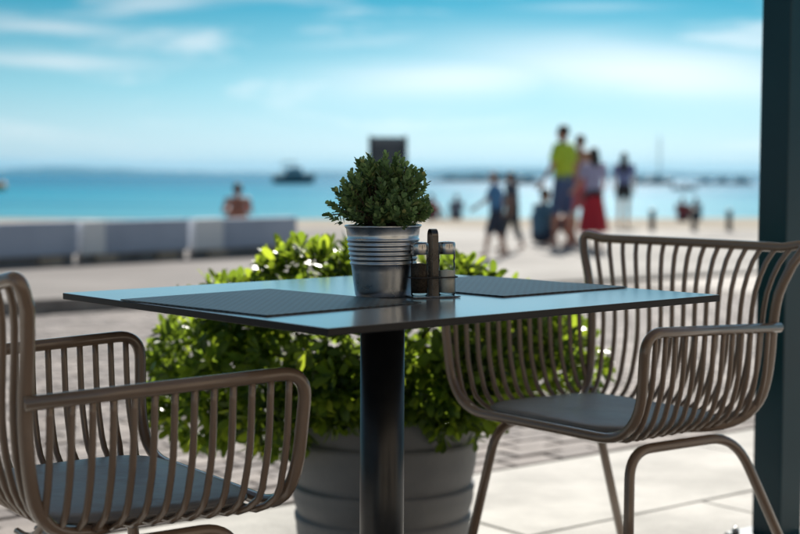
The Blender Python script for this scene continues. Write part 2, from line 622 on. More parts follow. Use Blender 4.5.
for i in range(221):
    u = -0.42 + 0.94 * i / 220
    h = ridge(u) * 0.78 + 5 * mnoise.noise(Vector((u * 60, 0.3, 0))) + 2 * mnoise.noise(Vector((u * 210, 2.3, 0)))
    Y = 9000
    rows.append([bm.verts.new((u * (Y + dyy), Y + dyy + 120 * mnoise.noise(Vector((u * 25, 5, 0))), SEA - 2 + max(2, h) * k))
                 for dyy, k in ((-260, 0.0), (-210, 0.28), (-90, 0.7), (0, 1.0), (300, 0.7), (800, 0.0))])
for a, b in zip(rows, rows[1:]):
    for k in range(5):
        bm.faces.new((a[k], b[k], b[k + 1], a[k + 1]))
tag(from_bm('far_hills', bm, M['hill']), kind='structure')

# ---- terrace of large concrete slabs
EDGE = 1.47
terr = box('terrace', ter(0.4, EDGE / 2 - 1.35, -0.040), (8.4, EDGE + 2.7, 0.02), M['joint'], rot=Matrix.Rotation(YAW, 3, 'Z'))
tag(terr, kind='structure')
rnd = random.Random(11)
pitch_e2 = 0.688
slab_me = []
for v in range(3):
    bm = bmesh.new()
    add_box(bm, (0, 0, -0.015), (1.372, pitch_e2 - 0.008, 0.030), None, 0.003, 1)
    bmesh.ops.recalc_face_normals(bm, faces=bm.faces)
    me = bpy.data.meshes.new('slab')
    bm.to_mesh(me); bm.free()
    me.materials.append(M['slab'])
    slab_me.append(me)
for r in range(6):
    off = EDGE - 0.004 - pitch_e2 * (r + 0.5)
    for c in range(6):
        a = 1.086 + 0.69 + 1.38 * (c - 3) + (0.69 if r % 2 else 0)
        s = link('slab', slab_me[(r + c) % 3], None, None, False)
        s.parent = terr
        s.matrix_parent_inverse = Matrix.Identity(4)
        s.location = ter(a, off, rnd.uniform(-0.0015, 0.0))
        s.rotation_euler = (0, 0, YAW + rnd.choice((0, math.pi)))

# ---- clay paver strip between the terrace and the promenade
P0, P1 = EDGE + 0.012, 7.20
bed = box('pavement', ter(-0.5, (P0 + P1) / 2, -0.036), (18.0, P1 - P0, 0.02), M['joint'], rot=Matrix.Rotation(YAW, 3, 'Z'))
tag(bed, kind='structure')
pl, pw = 0.21, 0.105
spots = []
nr = int((P1 - P0) / pw)
for r in range(nr):
    b = P0 + pw * (r + 0.5)
    for c in range(-34, 40):
        a = -0.5 + pl * (c + (0.5 if r % 2 else 0))
        p = ter(a, b)
        if p.y < 3.2 or abs(p.x) > 0.31 * p.y + 0.5:
            continue
        vis = HC * FPX / p.y
        spots.append((p.y, a, b))
spots.sort()
bm = bmesh.new()
add_box(bm, (0, 0, -0.014), (pl - 0.008, pw - 0.008, 0.028), None, 0.004, 1)
bmesh.ops.recalc_face_normals(bm, faces=bm.faces)
paver_me = bpy.data.meshes.new('paver')
bm.to_mesh(paver_me); bm.free()
paver_me.materials.append(M['paver'])
rnd = random.Random(5)
# the 300 that show largest: inside the frame, nearest first
def in_frame(p):
    d = Vector(p) - Vector((0, 0, HC))
    k = d.dot(fw)
    return abs(d.dot(rt)) / k * FPX < 405 and d.dot(upv) / k * FPX > -272
vis_sp = [s for s in spots if in_frame(ter(s[1], s[2]))][:300]
vis_set = set(vis_sp)
for (y, a, b) in vis_sp:
    o = link('paver', paver_me, None, bed, False)
    o.location = ter(a, b, rnd.uniform(-0.004, 0.0015))
    o.rotation_euler = (rnd.uniform(-.006, .006), rnd.uniform(-.006, .006), YAW + rnd.uniform(-.012, .012))
vv, ff = [], []
hl, hw = (pl - 0.008) / 2, (pw - 0.008) / 2
for s in spots:
    if s in vis_set:
        continue
    dz = rnd.uniform(-0.004, 0.0015)
    b0 = len(vv)
    for z, k in ((-0.028, 0.0), (-0.004, 0.0), (0.0, 0.004)):
        for sx, sy in ((-1, -1), (1, -1), (1, 1), (-1, 1)):
            q = ter(s[1] + sx * (hl - k), s[2] + sy * (hw - k), z + dz)
            vv.append(q)
    for L in (0, 4):
        for i in range(4):
            j = (i + 1) % 4
            ff.append((b0 + L + i, b0 + L + j, b0 + L + 4 + j, b0 + L + 4 + i))
    ff.append((b0 + 8, b0 + 9, b0 + 10, b0 + 11))
me = bpy.data.meshes.new('paver_field')
me.from_pydata([tuple(v) for v in vv], [], ff)
pf = link('paver_field', me, M['paver'], bed, False)
pf['kind'] = 'stuff'

# ---- raised kerb stones along the promenade
kb = empty('kerb', ter(0, 7.33, -0.04))
tag(kb, kind='structure')
bm = bmesh.new()
add_box(bm, (0, 0, 0.07), (0.985, 0.20, 0.14), None, 0.012, 2)
bmesh.ops.recalc_face_normals(bm, faces=bm.faces)
kerb_me = bpy.data.meshes.new('kerb_stone')
bm.to_mesh(kerb_me); bm.free()
kerb_me.materials.append(M['kerb'])
for i in range(-5, 6):
    o = link('kerb_stone', kerb_me, None, kb, False)
    o.location = E1 * (i * 1.0)
    o.rotation_euler = (0, 0, YAW + rnd.uniform(-.004, .004))

# promenade top sheet beyond the kerb, level with the paving
bm = bmesh.new()
pr = []
for k in range(31):
    row = []
    for i in range(25):
        a = -16 + 44 * i / 24
        b = 7.42 + 26 * k / 30
        p = ter(a, b)
        row.append(bm.verts.new((p.x, p.y, ground_z(p.y) + 0.002 - (0.10 if p.y > 31 else 0) - 0.0)))
    pr.append(row)
for a, b in zip(pr, pr[1:]):
    for i in range(24):
        bm.faces.new((a[i], a[i + 1], b[i + 1], b[i]))
tag(from_bm('plaza', bm, M['plaza']), kind='structure')
bm = bmesh.new()
rr = []
for k in range(24):
    y = 5.5 + 24.5 * k / 23
    rr.append([bm.verts.new((x, y, ground_z(y) + 0.008)) for x in (-30, -10, -5, -2.5, -0.9 + 0.15 * math.sin(y * 0.9))])
for a, b in zip(rr, rr[1:]):
    for i in range(4):
        bm.faces.new((a[i], a[i + 1], b[i + 1], b[i]))
dele = [v for v in bm.verts if (v.co - TC).dot(E2) < 7.43]
bmesh.ops.bisect_plane(bm, geom=list(bm.verts) + list(bm.edges) + list(bm.faces), plane_co=ter(0, 7.435), plane_no=-E2, clear_outer=True)
tag(from_bm('road', bm, M['road']), kind='structure')


# ------------------------------------------------------------------ terrace roof: posts and awning
def roof_post(loc, label, z1=2.66):
    t = empty('awning_post', loc, YAW)
    w = 0.09
    bm = bmesh.new()
    add_box(bm, (0, 0, z1 / 2 + 0.004), (w, w, z1 - 0.008), None, 0.004, 2)
    from_bm('shaft', bm, M['post'], t, False)
    bm = bmesh.new()
    add_box(bm, (0, 0, 0.006), (0.19, 0.19, 0.012), None, 0.003, 1)
    from_bm('base_plate', bm, M['post'], t, False)
    for sx in (-1, 1):
        for sy in (-1, 1):
            lathe('bolt', [(0, 0.012), (0.011, 0.012), (0.011, 0.020), (0.006, 0.021), (0.006, 0.026), (0, 0.027)], M['steel'], t, 12, sx * 0.074, sy * 0.074)
    tag(t, label, 'post')
    return t


PX, PY = 0.987, 3.74
roof_post((PX, PY, 0), 'dark teal square steel post behind the taupe chair')
aw_edge = 2.87
AWB = 0.60
pa = (Vector((PX, PY, 0)) - TC).dot(E1)
pb = (Vector((PX, PY, 0)) - TC).dot(E2)
roof_post(ter(pa - 3.6, pb), 'dark teal square steel post at the far end of the awning')
aw = empty('awning', ter(0, 0, 0))
box('beam', ter(pa - 1.8, pb, 2.72) - TC, (4.6, 0.10, 0.12), M['post'], aw, Matrix.Rotation(YAW, 3, 'Z'), 0.004, 1)
bm = bmesh.new()
na = 26
rows = []
for i in range(na + 1):
    a = -4.6 + 9.2 * i / na
    row = []
    for k in range(9):
        b = AWB + (aw_edge - AWB) * k / 8
        z = 2.80 + (0.012 * math.sin(a * 4.0)) + 0.05 * (1 - k / 8)
        row.append(bm.verts.new(ter(a, b, z) - TC))
    # valance
    row.append(bm.verts.new(ter(a, aw_edge + 0.004, 2.62 + 0.02 * abs(math.sin(a * 7))) - TC))
    rows.append(row)
for a, b in zip(rows, rows[1:]):
    for k in range(9):
        bm.faces.new((a[k], b[k], b[k + 1], a[k + 1]))
from_bm('canopy', bm, M['canvas'], aw)
tag(aw, 'cream canvas awning on steel posts over the terrace table', 'awning')


# ------------------------------------------------------------------ restaurant front added out of view to bounce warm light
fc = empty('bounce_front', ter(0, -5.2, -0.05), YAW)
M['stucco'] = noisy('pale_stucco', (0.36, 0.29, 0.22), (0.43, 0.36, 0.28), 1.5, 0.9, bump=0.2, bscale=40)
openings = [(-3.9, -2.3, 0.85, 2.4), (-0.65, 0.65, 0.0, 2.45), (2.3, 3.9, 0.85, 2.4)]
xs_ = [-6.0] + [v for o_ in openings for v in o_[:2]] + [6.0]
bm = bmesh.new()
for i in range(0, len(xs_), 2):
    add_box(bm, ((xs_[i] + xs_[i + 1]) / 2, 0, 2.0), (xs_[i + 1] - xs_[i], 0.3, 4.0))
for x0, x1, z0, z1 in openings:
    add_box(bm, ((x0 + x1) / 2, 0, (z1 + 4.0) / 2), (x1 - x0, 0.3, 4.0 - z1))
    if z0 > 0:
        add_box(bm, ((x0 + x1) / 2, 0, z0 / 2), (x1 - x0, 0.3, z0))
from_bm('wall', bm, M['stucco'], fc, False)
box('cornice', (0, 0.03, 4.06), (12.2, 0.44, 0.12), M['stucco'], fc, None, 0.02, 2)
for x0, x1, z0, z1 in openings:
    nm = 'door' if z0 == 0 else 'window'
    bm = bmesh.new()
    w_, h_ = x1 - x0, z1 - z0
    for cx_, cz_, sx_, sz_ in ((x0 + 0.04, (z0 + z1) / 2, 0.08, h_), (x1 - 0.04, (z0 + z1) / 2, 0.08, h_), ((x0 + x1) / 2, z1 - 0.04, w_ - 0.164, 0.08),
                               ((x0 + x1) / 2, z0 + 0.04, w_ - 0.164, 0.08), ((x0 + x1) / 2, (z0 + z1) / 2, 0.07, h_ - 0.164)):
        add_box(bm, (cx_, 0.05, cz_), (sx_ - 0.004, 0.09, sz_ - 0.004))
    fr_ = from_bm(nm, bm, M['post'], fc, False)
    for sx_ in (-1, 1):
        box('pane', ((x0 + x1) / 2 + sx_ * (w_ - 0.23) / 4 + sx_ * 0.0175, 0.05, (z0 + z1) / 2), ((w_ - 0.24) / 2, 0.012, h_ - 0.17), M['boat_glass'], fr_)
    if nm == 'door':
        tube('handle', rounded([(0.07, 0.10, 1.2), (0.07, 0.15, 1.2), (0.07, 0.15, 0.9), (0.07, 0.10, 0.9)], 0.02, 4), 0.011, M['steel'], fr_, 8)
    else:
        box('sill', ((x0 + x1) / 2, 0.20, z0 - 0.035), (w_ + 0.16, 0.12, 0.05), M['slab'], fr_, None, 0.008, 1)
tag(fc, 'added unseen restaurant front bouncing light, pale stucco with teal framed door and windows', 'building')


# ------------------------------------------------------------------ table
TT = 0.740
TILT = 0.0115
tab = empty('bistro_table', TC, YAW)
# unlevel table top: matrix in world, expressed in the table frame
TM = Matrix.Translation(TC + Vector((0, 0, TT))) @ Matrix.Rotation(-TILT, 4, Vector((0, 1, 0))) @ Matrix.Rotation(YAW, 4, 'Z')


def on_table(a, b, z=0.0):
    return TM @ Vector((a, b, z))


def table_rot():
    return TM.to_euler()


tloc = Matrix.Translation(TC) @ Matrix.Rotation(YAW, 4, 'Z')
bm = bmesh.new()
add_box(bm, (0, 0, -0.0055), (0.80, 0.80, 0.011), None, 0.0012, 2)
top = from_bm('table_top', bm, M['tabletop'], tab, False)
top.data.materials.append(M['tableedge'])
for p in top.data.polygons:
    if p.normal.z < 0.9:
        p.material_index = 1
top.matrix_local = tloc.inverted() @ TM
lathe('column', [(0.0, 0.012), (0.038, 0.012), (0.038, 0.712), (0.0, 0.712)], M['column'], tab, 40)
sp = box('mounting_plate', (0, 0, 0.7165), (0.30, 0.30, 0.006), M['column'], tab)
sp.rotation_euler = (top.rotation_euler)
lathe('base', [(0.0, 0.0), (0.235, 0.0), (0.236, 0.006), (0.225, 0.012), (0.06, 0.017), (0.045, 0.03), (0.0, 0.03)], M['column'], tab, 48)
for p in tab.children:
    if p.name.startswith('column'):
        # flat caps stay flat, side smooth
        for f in p.data.polygons:
            f.use_smooth = abs(f.normal.z) < 0.5
tag(tab, 'square dark bistro table with thin top on a black column', 'table')


def placemat(a0, a1, b0, b1, label, turn=0.0):
    bm = bmesh.new()
    nx, ny = 14, 18
    g = []
    for i in range(nx + 1):
        g.append([])
        for j in range(ny + 1):
            x = (i / nx - 0.5) * (a1 - a0)
            y = (j / ny - 0.5) * (b1 - b0)
            g[-1].append((x, y))
    topv = [[bm.verts.new((x, y, 0.0026 + 0.0004 * mnoise.noise(Vector((x * 12, y * 12, a0))))) for x, y in r] for r in g]
    botv = [[bm.verts.new((x, y, 0.0005)) for x, y in r] for r in g]
    for i in range(nx):
        for j in range(ny):
            bm.faces.new((topv[i][j], topv[i + 1][j], topv[i + 1][j + 1], topv[i][j + 1]))
            bm.faces.new((botv[i][j], botv[i][j + 1], botv[i + 1][j + 1], botv[i + 1][j]))
    for i in range(nx):
        for j in (0, ny):
            bm.faces.new((topv[i][j], topv[i + 1][j], botv[i + 1][j], botv[i][j]))
    for j in range(ny):
        for i in (0, nx):
            bm.faces.new((topv[i][j], topv[i][j + 1], botv[i][j + 1], botv[i][j]))
    o = from_bm('placemat', bm, M['mat'], None, False)
    o.location = on_table((a0 + a1) / 2, (b0 + b1) / 2, 0.0)
    o.rotation_euler = (TM @ Matrix.Rotation(turn, 4, 'Z')).to_euler()
    tag(o, label, 'placemat', 'woven placemats on the table')
    return o


placemat(-0.388, -0.084, -0.202, 0.192, 'dark woven placemat before the armchair that faces the sea', 0.07)
placemat(0.100, 0.396, -0.195, 0.200, 'dark woven placemat beside the shakers, before the chair by the teal post')


# ------------------------------------------------------------------ small plant in a zinc pot
def zinc_plant():
    t = empty('potted_plant', on_table(-0.026, -0.036, 0.0004))
    t.rotation_euler = table_rot()
    prof = [(0.0, 0.0), (0.046, 0.0), (0.0475, 0.002)]

    def rad(z):
        return 0.0475 + (0.0625 - 0.0475) * z / 0.118
    for k in range(6):
        prof.append((rad(0.012 + k * 0.006), 0.012 + k * 0.006))
    for k in range(6):
        z0 = 0.052 + k * 0.0078
        for dz, dr in ((0.0, 0.0), (0.0013, 0.0006), (0.0026, 0.0016), (0.0039, 0.0016), (0.0052, 0.0006), (0.0062, -0.0006)):
            prof.append((rad(z0 + dz) + dr, z0 + dz))
    prof += [(rad(0.104), 0.104), (rad(0.113), 0.113), (rad(0.116) + 0.0015, 0.1155), (rad(0.118) + 0.0025, 0.1175),
             (rad(0.118) + 0.0015, 0.1192), (rad(0.118) - 0.001, 0.1185), (rad(0.11) - 0.002, 0.110), (0.0, 0.110)]
    lathe('pot', prof, M['zinc'], t, 64)
    bm = bmesh.new()
    bmesh.ops.create_circle(bm, cap_ends=True, segments=24, radius=0.058)
    for v in bm.verts:
        v.co.z = 0.1115
    from_bm('soil', bm, M['soil'], t)
    rnd = random.Random(21)
    V, F = [], []
    sb = bmesh.new()

    def leaf(p, d, n, L, W):
        d = d.normalized()
        s = d.cross(n)
        if s.length < 1e-4:
            s = d.orthogonal()
        s.normalize()
        n = s.cross(d)
        b = len(V)
        pts = [(0, 0, 0), (0.45, 0.38, 0.10), (0.80, 0.46, 0.16), (1.0, 0.0, 0.10), (0.80, -0.46, 0.16), (0.45, -0.38, 0.10), (0.5, 0, 0.0)]
        for u, w, h in pts:
            V.append(p + d * (u * L) + s * (w * W) + n * (h * W))
        F.extend([(b, b + 1, b + 6), (b + 1, b + 2, b + 6), (b + 2, b + 3, b + 6), (b + 3, b + 4, b + 6), (b + 4, b + 5, b + 6), (b + 5, b, b + 6)])

    for i in range(270):
        # sprig tips fill an uneven dome
        u = rnd.random()
        th = rnd.uniform(0, 2 * math.pi)
        ph = math.acos(1 - u * 1.05)
        dirv = Vector((math.sin(ph) * math.cos(th), math.sin(ph) * math.sin(th), math.cos(ph)))
        rr = 0.70 + 0.34 * rnd.random() + 0.16 * mnoise.noise(dirv * 2.4 + Vector((3, 1, 7)))
        if rnd.random() < 0.25:
            rr *= 0.65
        tip = Vector((dirv.x * 0.084 * rr, dirv.y * 0.084 * rr, 0.134 + max(-0.002, dirv.z * 0.104 * rr)))
        root = Vector((dirv.x * 0.02, dirv.y * 0.02, 0.110))
        mid = root.lerp(tip, 0.55) + Vector((0, 0, 0.012))
        path = catmull([root, mid, tip], 3)
        if i % 2 == 0:
            add_tube(sb, path, [0.0012] * (len(path) - 1) + [0.0006], 4)
        ax = ((tip - mid).normalized() + Vector((0, 0, 0.55))).normalized()
        nl = rnd.randint(14, 19)
        ang = rnd.uniform(0, 6.28)
        for k in range(nl):
            f = k / nl
            p = tip - ax * (0.030 * (1 - f))
            ang += 2.4
            o1 = ax.orthogonal().normalized()
            o2 = ax.cross(o1)
            out = o1 * math.cos(ang) + o2 * math.sin(ang)
            tiltk = 1.15 - 0.55 * f
            d = out * tiltk + ax * (0.55 + 0.6 * f)
            leaf(p, d + Vector((rnd.uniform(-.15, .15), rnd.uniform(-.15, .15), rnd.uniform(-.15, .15))), ax, rnd.uniform(0.0100, 0.0155), rnd.uniform(0.0062, 0.0085))
    from_bm('stems', sb, M['stem'], t)['kind'] = 'stuff'
    me = bpy.data.meshes.new('foliage')
    me.from_pydata([tuple(v) for v in V], [], F)
    fo = link('foliage', me, M['herb'], t, True)
    fo['kind'] = 'stuff'
    tag(t, 'small bushy green plant in a ribbed zinc pot on the table', 'potted plant')


zinc_plant()


# ------------------------------------------------------------------ salt and pepper set
CRA, CRB = 0.019, -0.112
RACK_ROT = -0.38
rack = empty('condiment_rack', on_table(CRA, CRB, 0.0005))
rack.rotation_euler = (TM @ Matrix.Rotation(RACK_ROT, 4, 'Z')).to_euler()
bm = bmesh.new()
add_box(bm, (0, 0, 0.0012), (0.082, 0.044, 0.0024), None, 0.001, 1)
from_bm('base_plate', bm, M['steel'], rack, False)
# flat strip handle: an arch across the rack
hp = rounded([(0, -0.0135, 0.002), (0, -0.0135, 0.112), (0, 0.0135, 0.112), (0, 0.0135, 0.002)], [0.0135, 0.0135], 8)
bm = bmesh.new()
rows = []
for i, p in enumerate(hp):
    T = (hp[min(i + 1, len(hp) - 1)] - hp[max(i - 1, 0)]).normalized()
    nn = T.cross(Vector((1, 0, 0))).normalized() * 0.0008
    rows.append([bm.verts.new(p + Vector((sx * 0.0052, 0, 0)) + nn * sn) for sx, sn in ((-1, 1), (1, 1), (1, -1), (-1, -1))])
for a, b in zip(rows, rows[1:]):
    for k in range(4):
        bm.faces.new((a[k], a[(k + 1) % 4], b[(k + 1) % 4], b[k]))
from_bm('handle', bm, M['dark_steel'], rack, False)
loop = []
for k in range(40):
    t = 2 * math.pi * k / 40
    c, s = math.cos(t), math.sin(t)
    loop.append((0.040 * math.copysign(abs(c) ** 0.55, c), 0.0205 * math.copysign(abs(s) ** 0.55, s), 0.033))
tube('ring', loop, 0.0013, M['wire'], rack, 8, True)
for sx in (-1, 1):
    for sy in (-1, 1):
        pass
tag(rack, 'steel condiment rack with arched strip handle holding two shakers', 'rack')


def shaker(a, name, body, fill, filltop, label):
    t = empty(name, on_table(CRA + a * math.cos(RACK_ROT), CRB + a * math.sin(RACK_ROT), 0.0032))
    t.rotation_euler = table_rot()
    lathe('glass_body', [(0, 0), (0.0132, 0), (0.0144, 0.0015), (0.0144, 0.052), (0.0136, 0.055), (0.0136, 0.057), (0.0144, 0.060), (0.0144, 0.070)], body, t, 28)
    lathe('contents', [(0, 0.0042), (0.0136, 0.0046), (0.0136, filltop), (0, filltop + 0.002)], fill, t, 20)
    cap = lathe('cap', [(0.0146, 0.068), (0.0150, 0.0685), (0.0150, 0.0845), (0.0142, 0.0872), (0.0118, 0.0882), (0.006, 0.0888), (0, 0.0890)], M['steel'], t, 32)
    for k in range(5):
        an = 2 * math.pi * k / 5
        lathe('hole', [(0.0011, 0.0882), (0.0011, 0.0889), (0, 0.0889)], M['glide'], cap, 8, 0.0045 * math.cos(an), 0.0045 * math.sin(an))
    tag(t, label, 'shaker')


shaker(-0.0235, 'pepper_shaker', M['smoke_glass'], M['pepper'], 0.052, 'dark pepper shaker with steel cap in the rack')
shaker(0.0235, 'salt_shaker', M['glass'], M['salt'], 0.040, 'clear glass salt shaker with steel cap in the rack')


# ------------------------------------------------------------------ chairs
def lerp(a, b, t):
    return a + (b - a) * t


def make_chair():
    t = empty('tube_armchair')
    cm = M['chair']
    RF, RR = 0.0101, 0.0054
    zf, zr, wf, wr, yf = 0.658, 0.642, 0.289, 0.254, 0.4085

    def prof_back(s, z_only=False):
        # one line of the backrest, s = -1..1 across
        P = [(0.314, -0.024, 0.801), (0.291, -0.010, 0.770), (0.266, -0.001, 0.710), (0.254, 0.0, 0.642), (0.251, 0.002, 0.585),
             (0.247, 0.008, 0.534), (0.239, 0.021, 0.491), (0.222, 0.054, 0.458), (0.195, 0.110, 0.4435), (0.160, 0.170, 0.4425)]
        bow = 0.022 * (1 - s * s)          # the back is a shallow curve in plan
        return [Vector((x * s, y - bow * min(1, max(0, (z - 0.44) / 0.15)), z)) for x, y, z in P]
    # perimeter: left back tube, top rail, right back tube
    L = prof_back(-1)
    Rr = prof_back(1)
    topmid = [Vector((0.314 * s, -0.024 - 0.022 * (1 - s * s), 0.801)) for s in (-0.8, -0.4, 0, 0.4, 0.8)]
    path = list(reversed(catmull(L[1:], 3))) + []
    corner_l = rounded([L[1], L[0] + Vector((0, -0.004, 0.010)), topmid[0]], 0.030, 6)[1:]
    corner_r = rounded([topmid[-1], Rr[0] + Vector((0, -0.004, 0.010)), Rr[1]], 0.030, 6)
    full = path + corner_l[:-1] + [topmid[0]] + catmull(topmid, 3)[1:-1] + corner_r + catmull(Rr[1:], 3)[1:]
    clean = [full[0]]
    for p in full[1:]:
        if (p - clean[-1]).length > 0.003:
            clean.append(p)
    tube('back_frame', clean, RF, cm, t, 10)
    # front frame with the two arm fronts, arm rails
    fr = [(-wr - 0.012, -0.006, zr), (-wf, yf, zf), (-0.266, 0.398, 0.4480), (0.266, 0.398, 0.4480), (wf, yf, zf), (wr + 0.012, -0.006, zr)]
    tube('arm_frame', rounded(fr, [0.045, 0.105, 0.105, 0.045], 9), RF, cm, t, 10)
    # back ribs
    n = 15
    for k in range(n):
        s = -1 + 2 * (k + 1) / (n + 1)
        P = prof_back(s)
        P[0] = P[0] + Vector((0, -0.002, 0.004))
        tube('rib', catmull(P, 2), RR, cm, t, 7)
    # side ribs
    for sg in (-1, 1):
        for k in range(13):
            f = (k + 1) / 14
            y = lerp(0.0, yf, f)
            xt, zt = lerp(wr + 0.010, wf, f), lerp(zr, zf, f)
            xb = lerp(0.250, 0.271, f)
            ye = y + (0.0 if f < 0.85 else -0.012)
            P = [(sg * xt, y, zt), (sg * lerp(xb, xt, 0.80), y, 0.60), (sg * lerp(xb, xt, 0.50), y, 0.550), (sg * (xb - 0.003), y, 0.508),
                 (sg * (xb - 0.020), y, 0.470), (sg * (xb - 0.062), ye, 0.4445), (sg * 0.135, ye, 0.4425)]
            tube('rib', catmull(P, 2), RR, cm, t, 7)
    # seat pan under the cushion
    bm = bmesh.new()
    add_box(bm, (0, 0.225, 0.4325), (0.30, 0.28, 0.007), None, 0.002, 1)
    from_bm('seat_pan', bm, cm, t, False)
    # cushion
    bm = bmesh.new()
    rings = []
    nseg = 56
    hw, hd, cyy = 0.205, 0.166, 0.220

    def sq(tt, k=0.42):
        c, s = math.cos(tt), math.sin(tt)
        return math.copysign(abs(c) ** k, c), math.copysign(abs(s) ** k, s)
    for sc, z in ((0.0, 0.4500), (0.965, 0.4500), (0.992, 0.4525), (1.0, 0.4565), (0.994, 0.4610), (0.97, 0.4640), (0.90, 0.4655), (0.72, 0.4675), (0.45, 0.4665), (0.2, 0.4655), (0.0, 0.4650)):
        if sc == 0.0:
            rings.append([bm.verts.new((0, cyy, z))])
        else:
            row = []
            for i in range(nseg):
                c, s = sq(2 * math.pi * i / nseg)
                x, y = hw * sc * c, cyy + hd * sc * s
                x *= 1.0 + 0.035 * (y - cyy) / hd
                row.append(bm.verts.new((x, y, z + (0.0015 * mnoise.noise(Vector((x * 14, y * 14, 1))) if z > 0.463 else 0))))
            rings.append(row)
    for a, b in zip(rings, rings[1:]):
        for i in range(nseg):
            j = (i + 1) % nseg
            if len(a) == 1:
                bm.faces.new((a[0], b[i], b[j]))
            elif len(b) == 1:
                bm.faces.new((a[i], a[j], b[0]))
            else:
                bm.faces.new((a[i], a[j], b[j], b[i]))
    cu = from_bm('cushion', bm, M['cushion'], t)
    pipe = []
    for i in range(nseg):
        c, s = sq(2 * math.pi * i / nseg)
        x, y = hw * c, cyy + hd * s
        x *= 1.0 + 0.035 * (y - cyy) / hd
        pipe.append((x, y, 0.4568))
    tube('piping', pipe, 0.0028, M['cushion'], cu, 6, True)
    # two bent leg frames
    for sg in (-1, 1):
        lf = [(sg * 0.250, 0.405, 0.008), (sg * 0.190, 0.340, 0.4185), (sg * 0.198, 0.042, 0.4185), (sg * 0.268, -0.150, 0.008)]
        p = rounded(lf, [0.055, 0.075], 8)
        tube('leg_frame', p, 0.0102, cm, t, 10)
        for q in (lf[0], lf[-1]):
            lathe('glide', [(0, 0), (0.011, 0.0), (0.0125, 0.003), (0.0125, 0.016), (0.0, 0.016)], M['glide'], t, 12, q[0], q[1])
    return t


chair = make_chair()
chair.location = (0.5936, 3.0988, 0.0)
chair.rotation_euler = (0, 0, 3.7996 - math.pi / 2)
tag(chair, 'taupe tubular armchair with grey cushion standing by the teal post', 'armchair', 'tubular armchairs at the table')
ch2 = copy_tree(chair)
ch2.location = (-0.6335, 2.093, 0.0)
ch2.rotation_euler = (0, 0, 0.6027 - math.pi / 2)
tag(ch2, 'taupe tubular armchair with grey cushion pushed under the table, facing the sea', 'armchair', 'tubular armchairs at the table')


# ------------------------------------------------------------------ shrub in a grey planter
def leaf_mesh(L, W, bend, name='leaf'):
    pts, F = [], []
    prof = [(0.0, 0.06), (0.30, 0.55), (0.62, 1.0), (0.86, 0.78), (1.0, 0.10)]
    for u, w in prof:
        z = -bend * L * u * u
        for s in (-1, 0, 1):
            pts.append((s * w * W / 2, u * L, z + (0.10 * W * w if s else 0.0)))
    for i in range(len(prof) - 1):
        a = i * 3
        F += [(a, a + 1, a + 4, a + 3), (a + 1, a + 2, a + 5, a + 4)]
    return pts, F


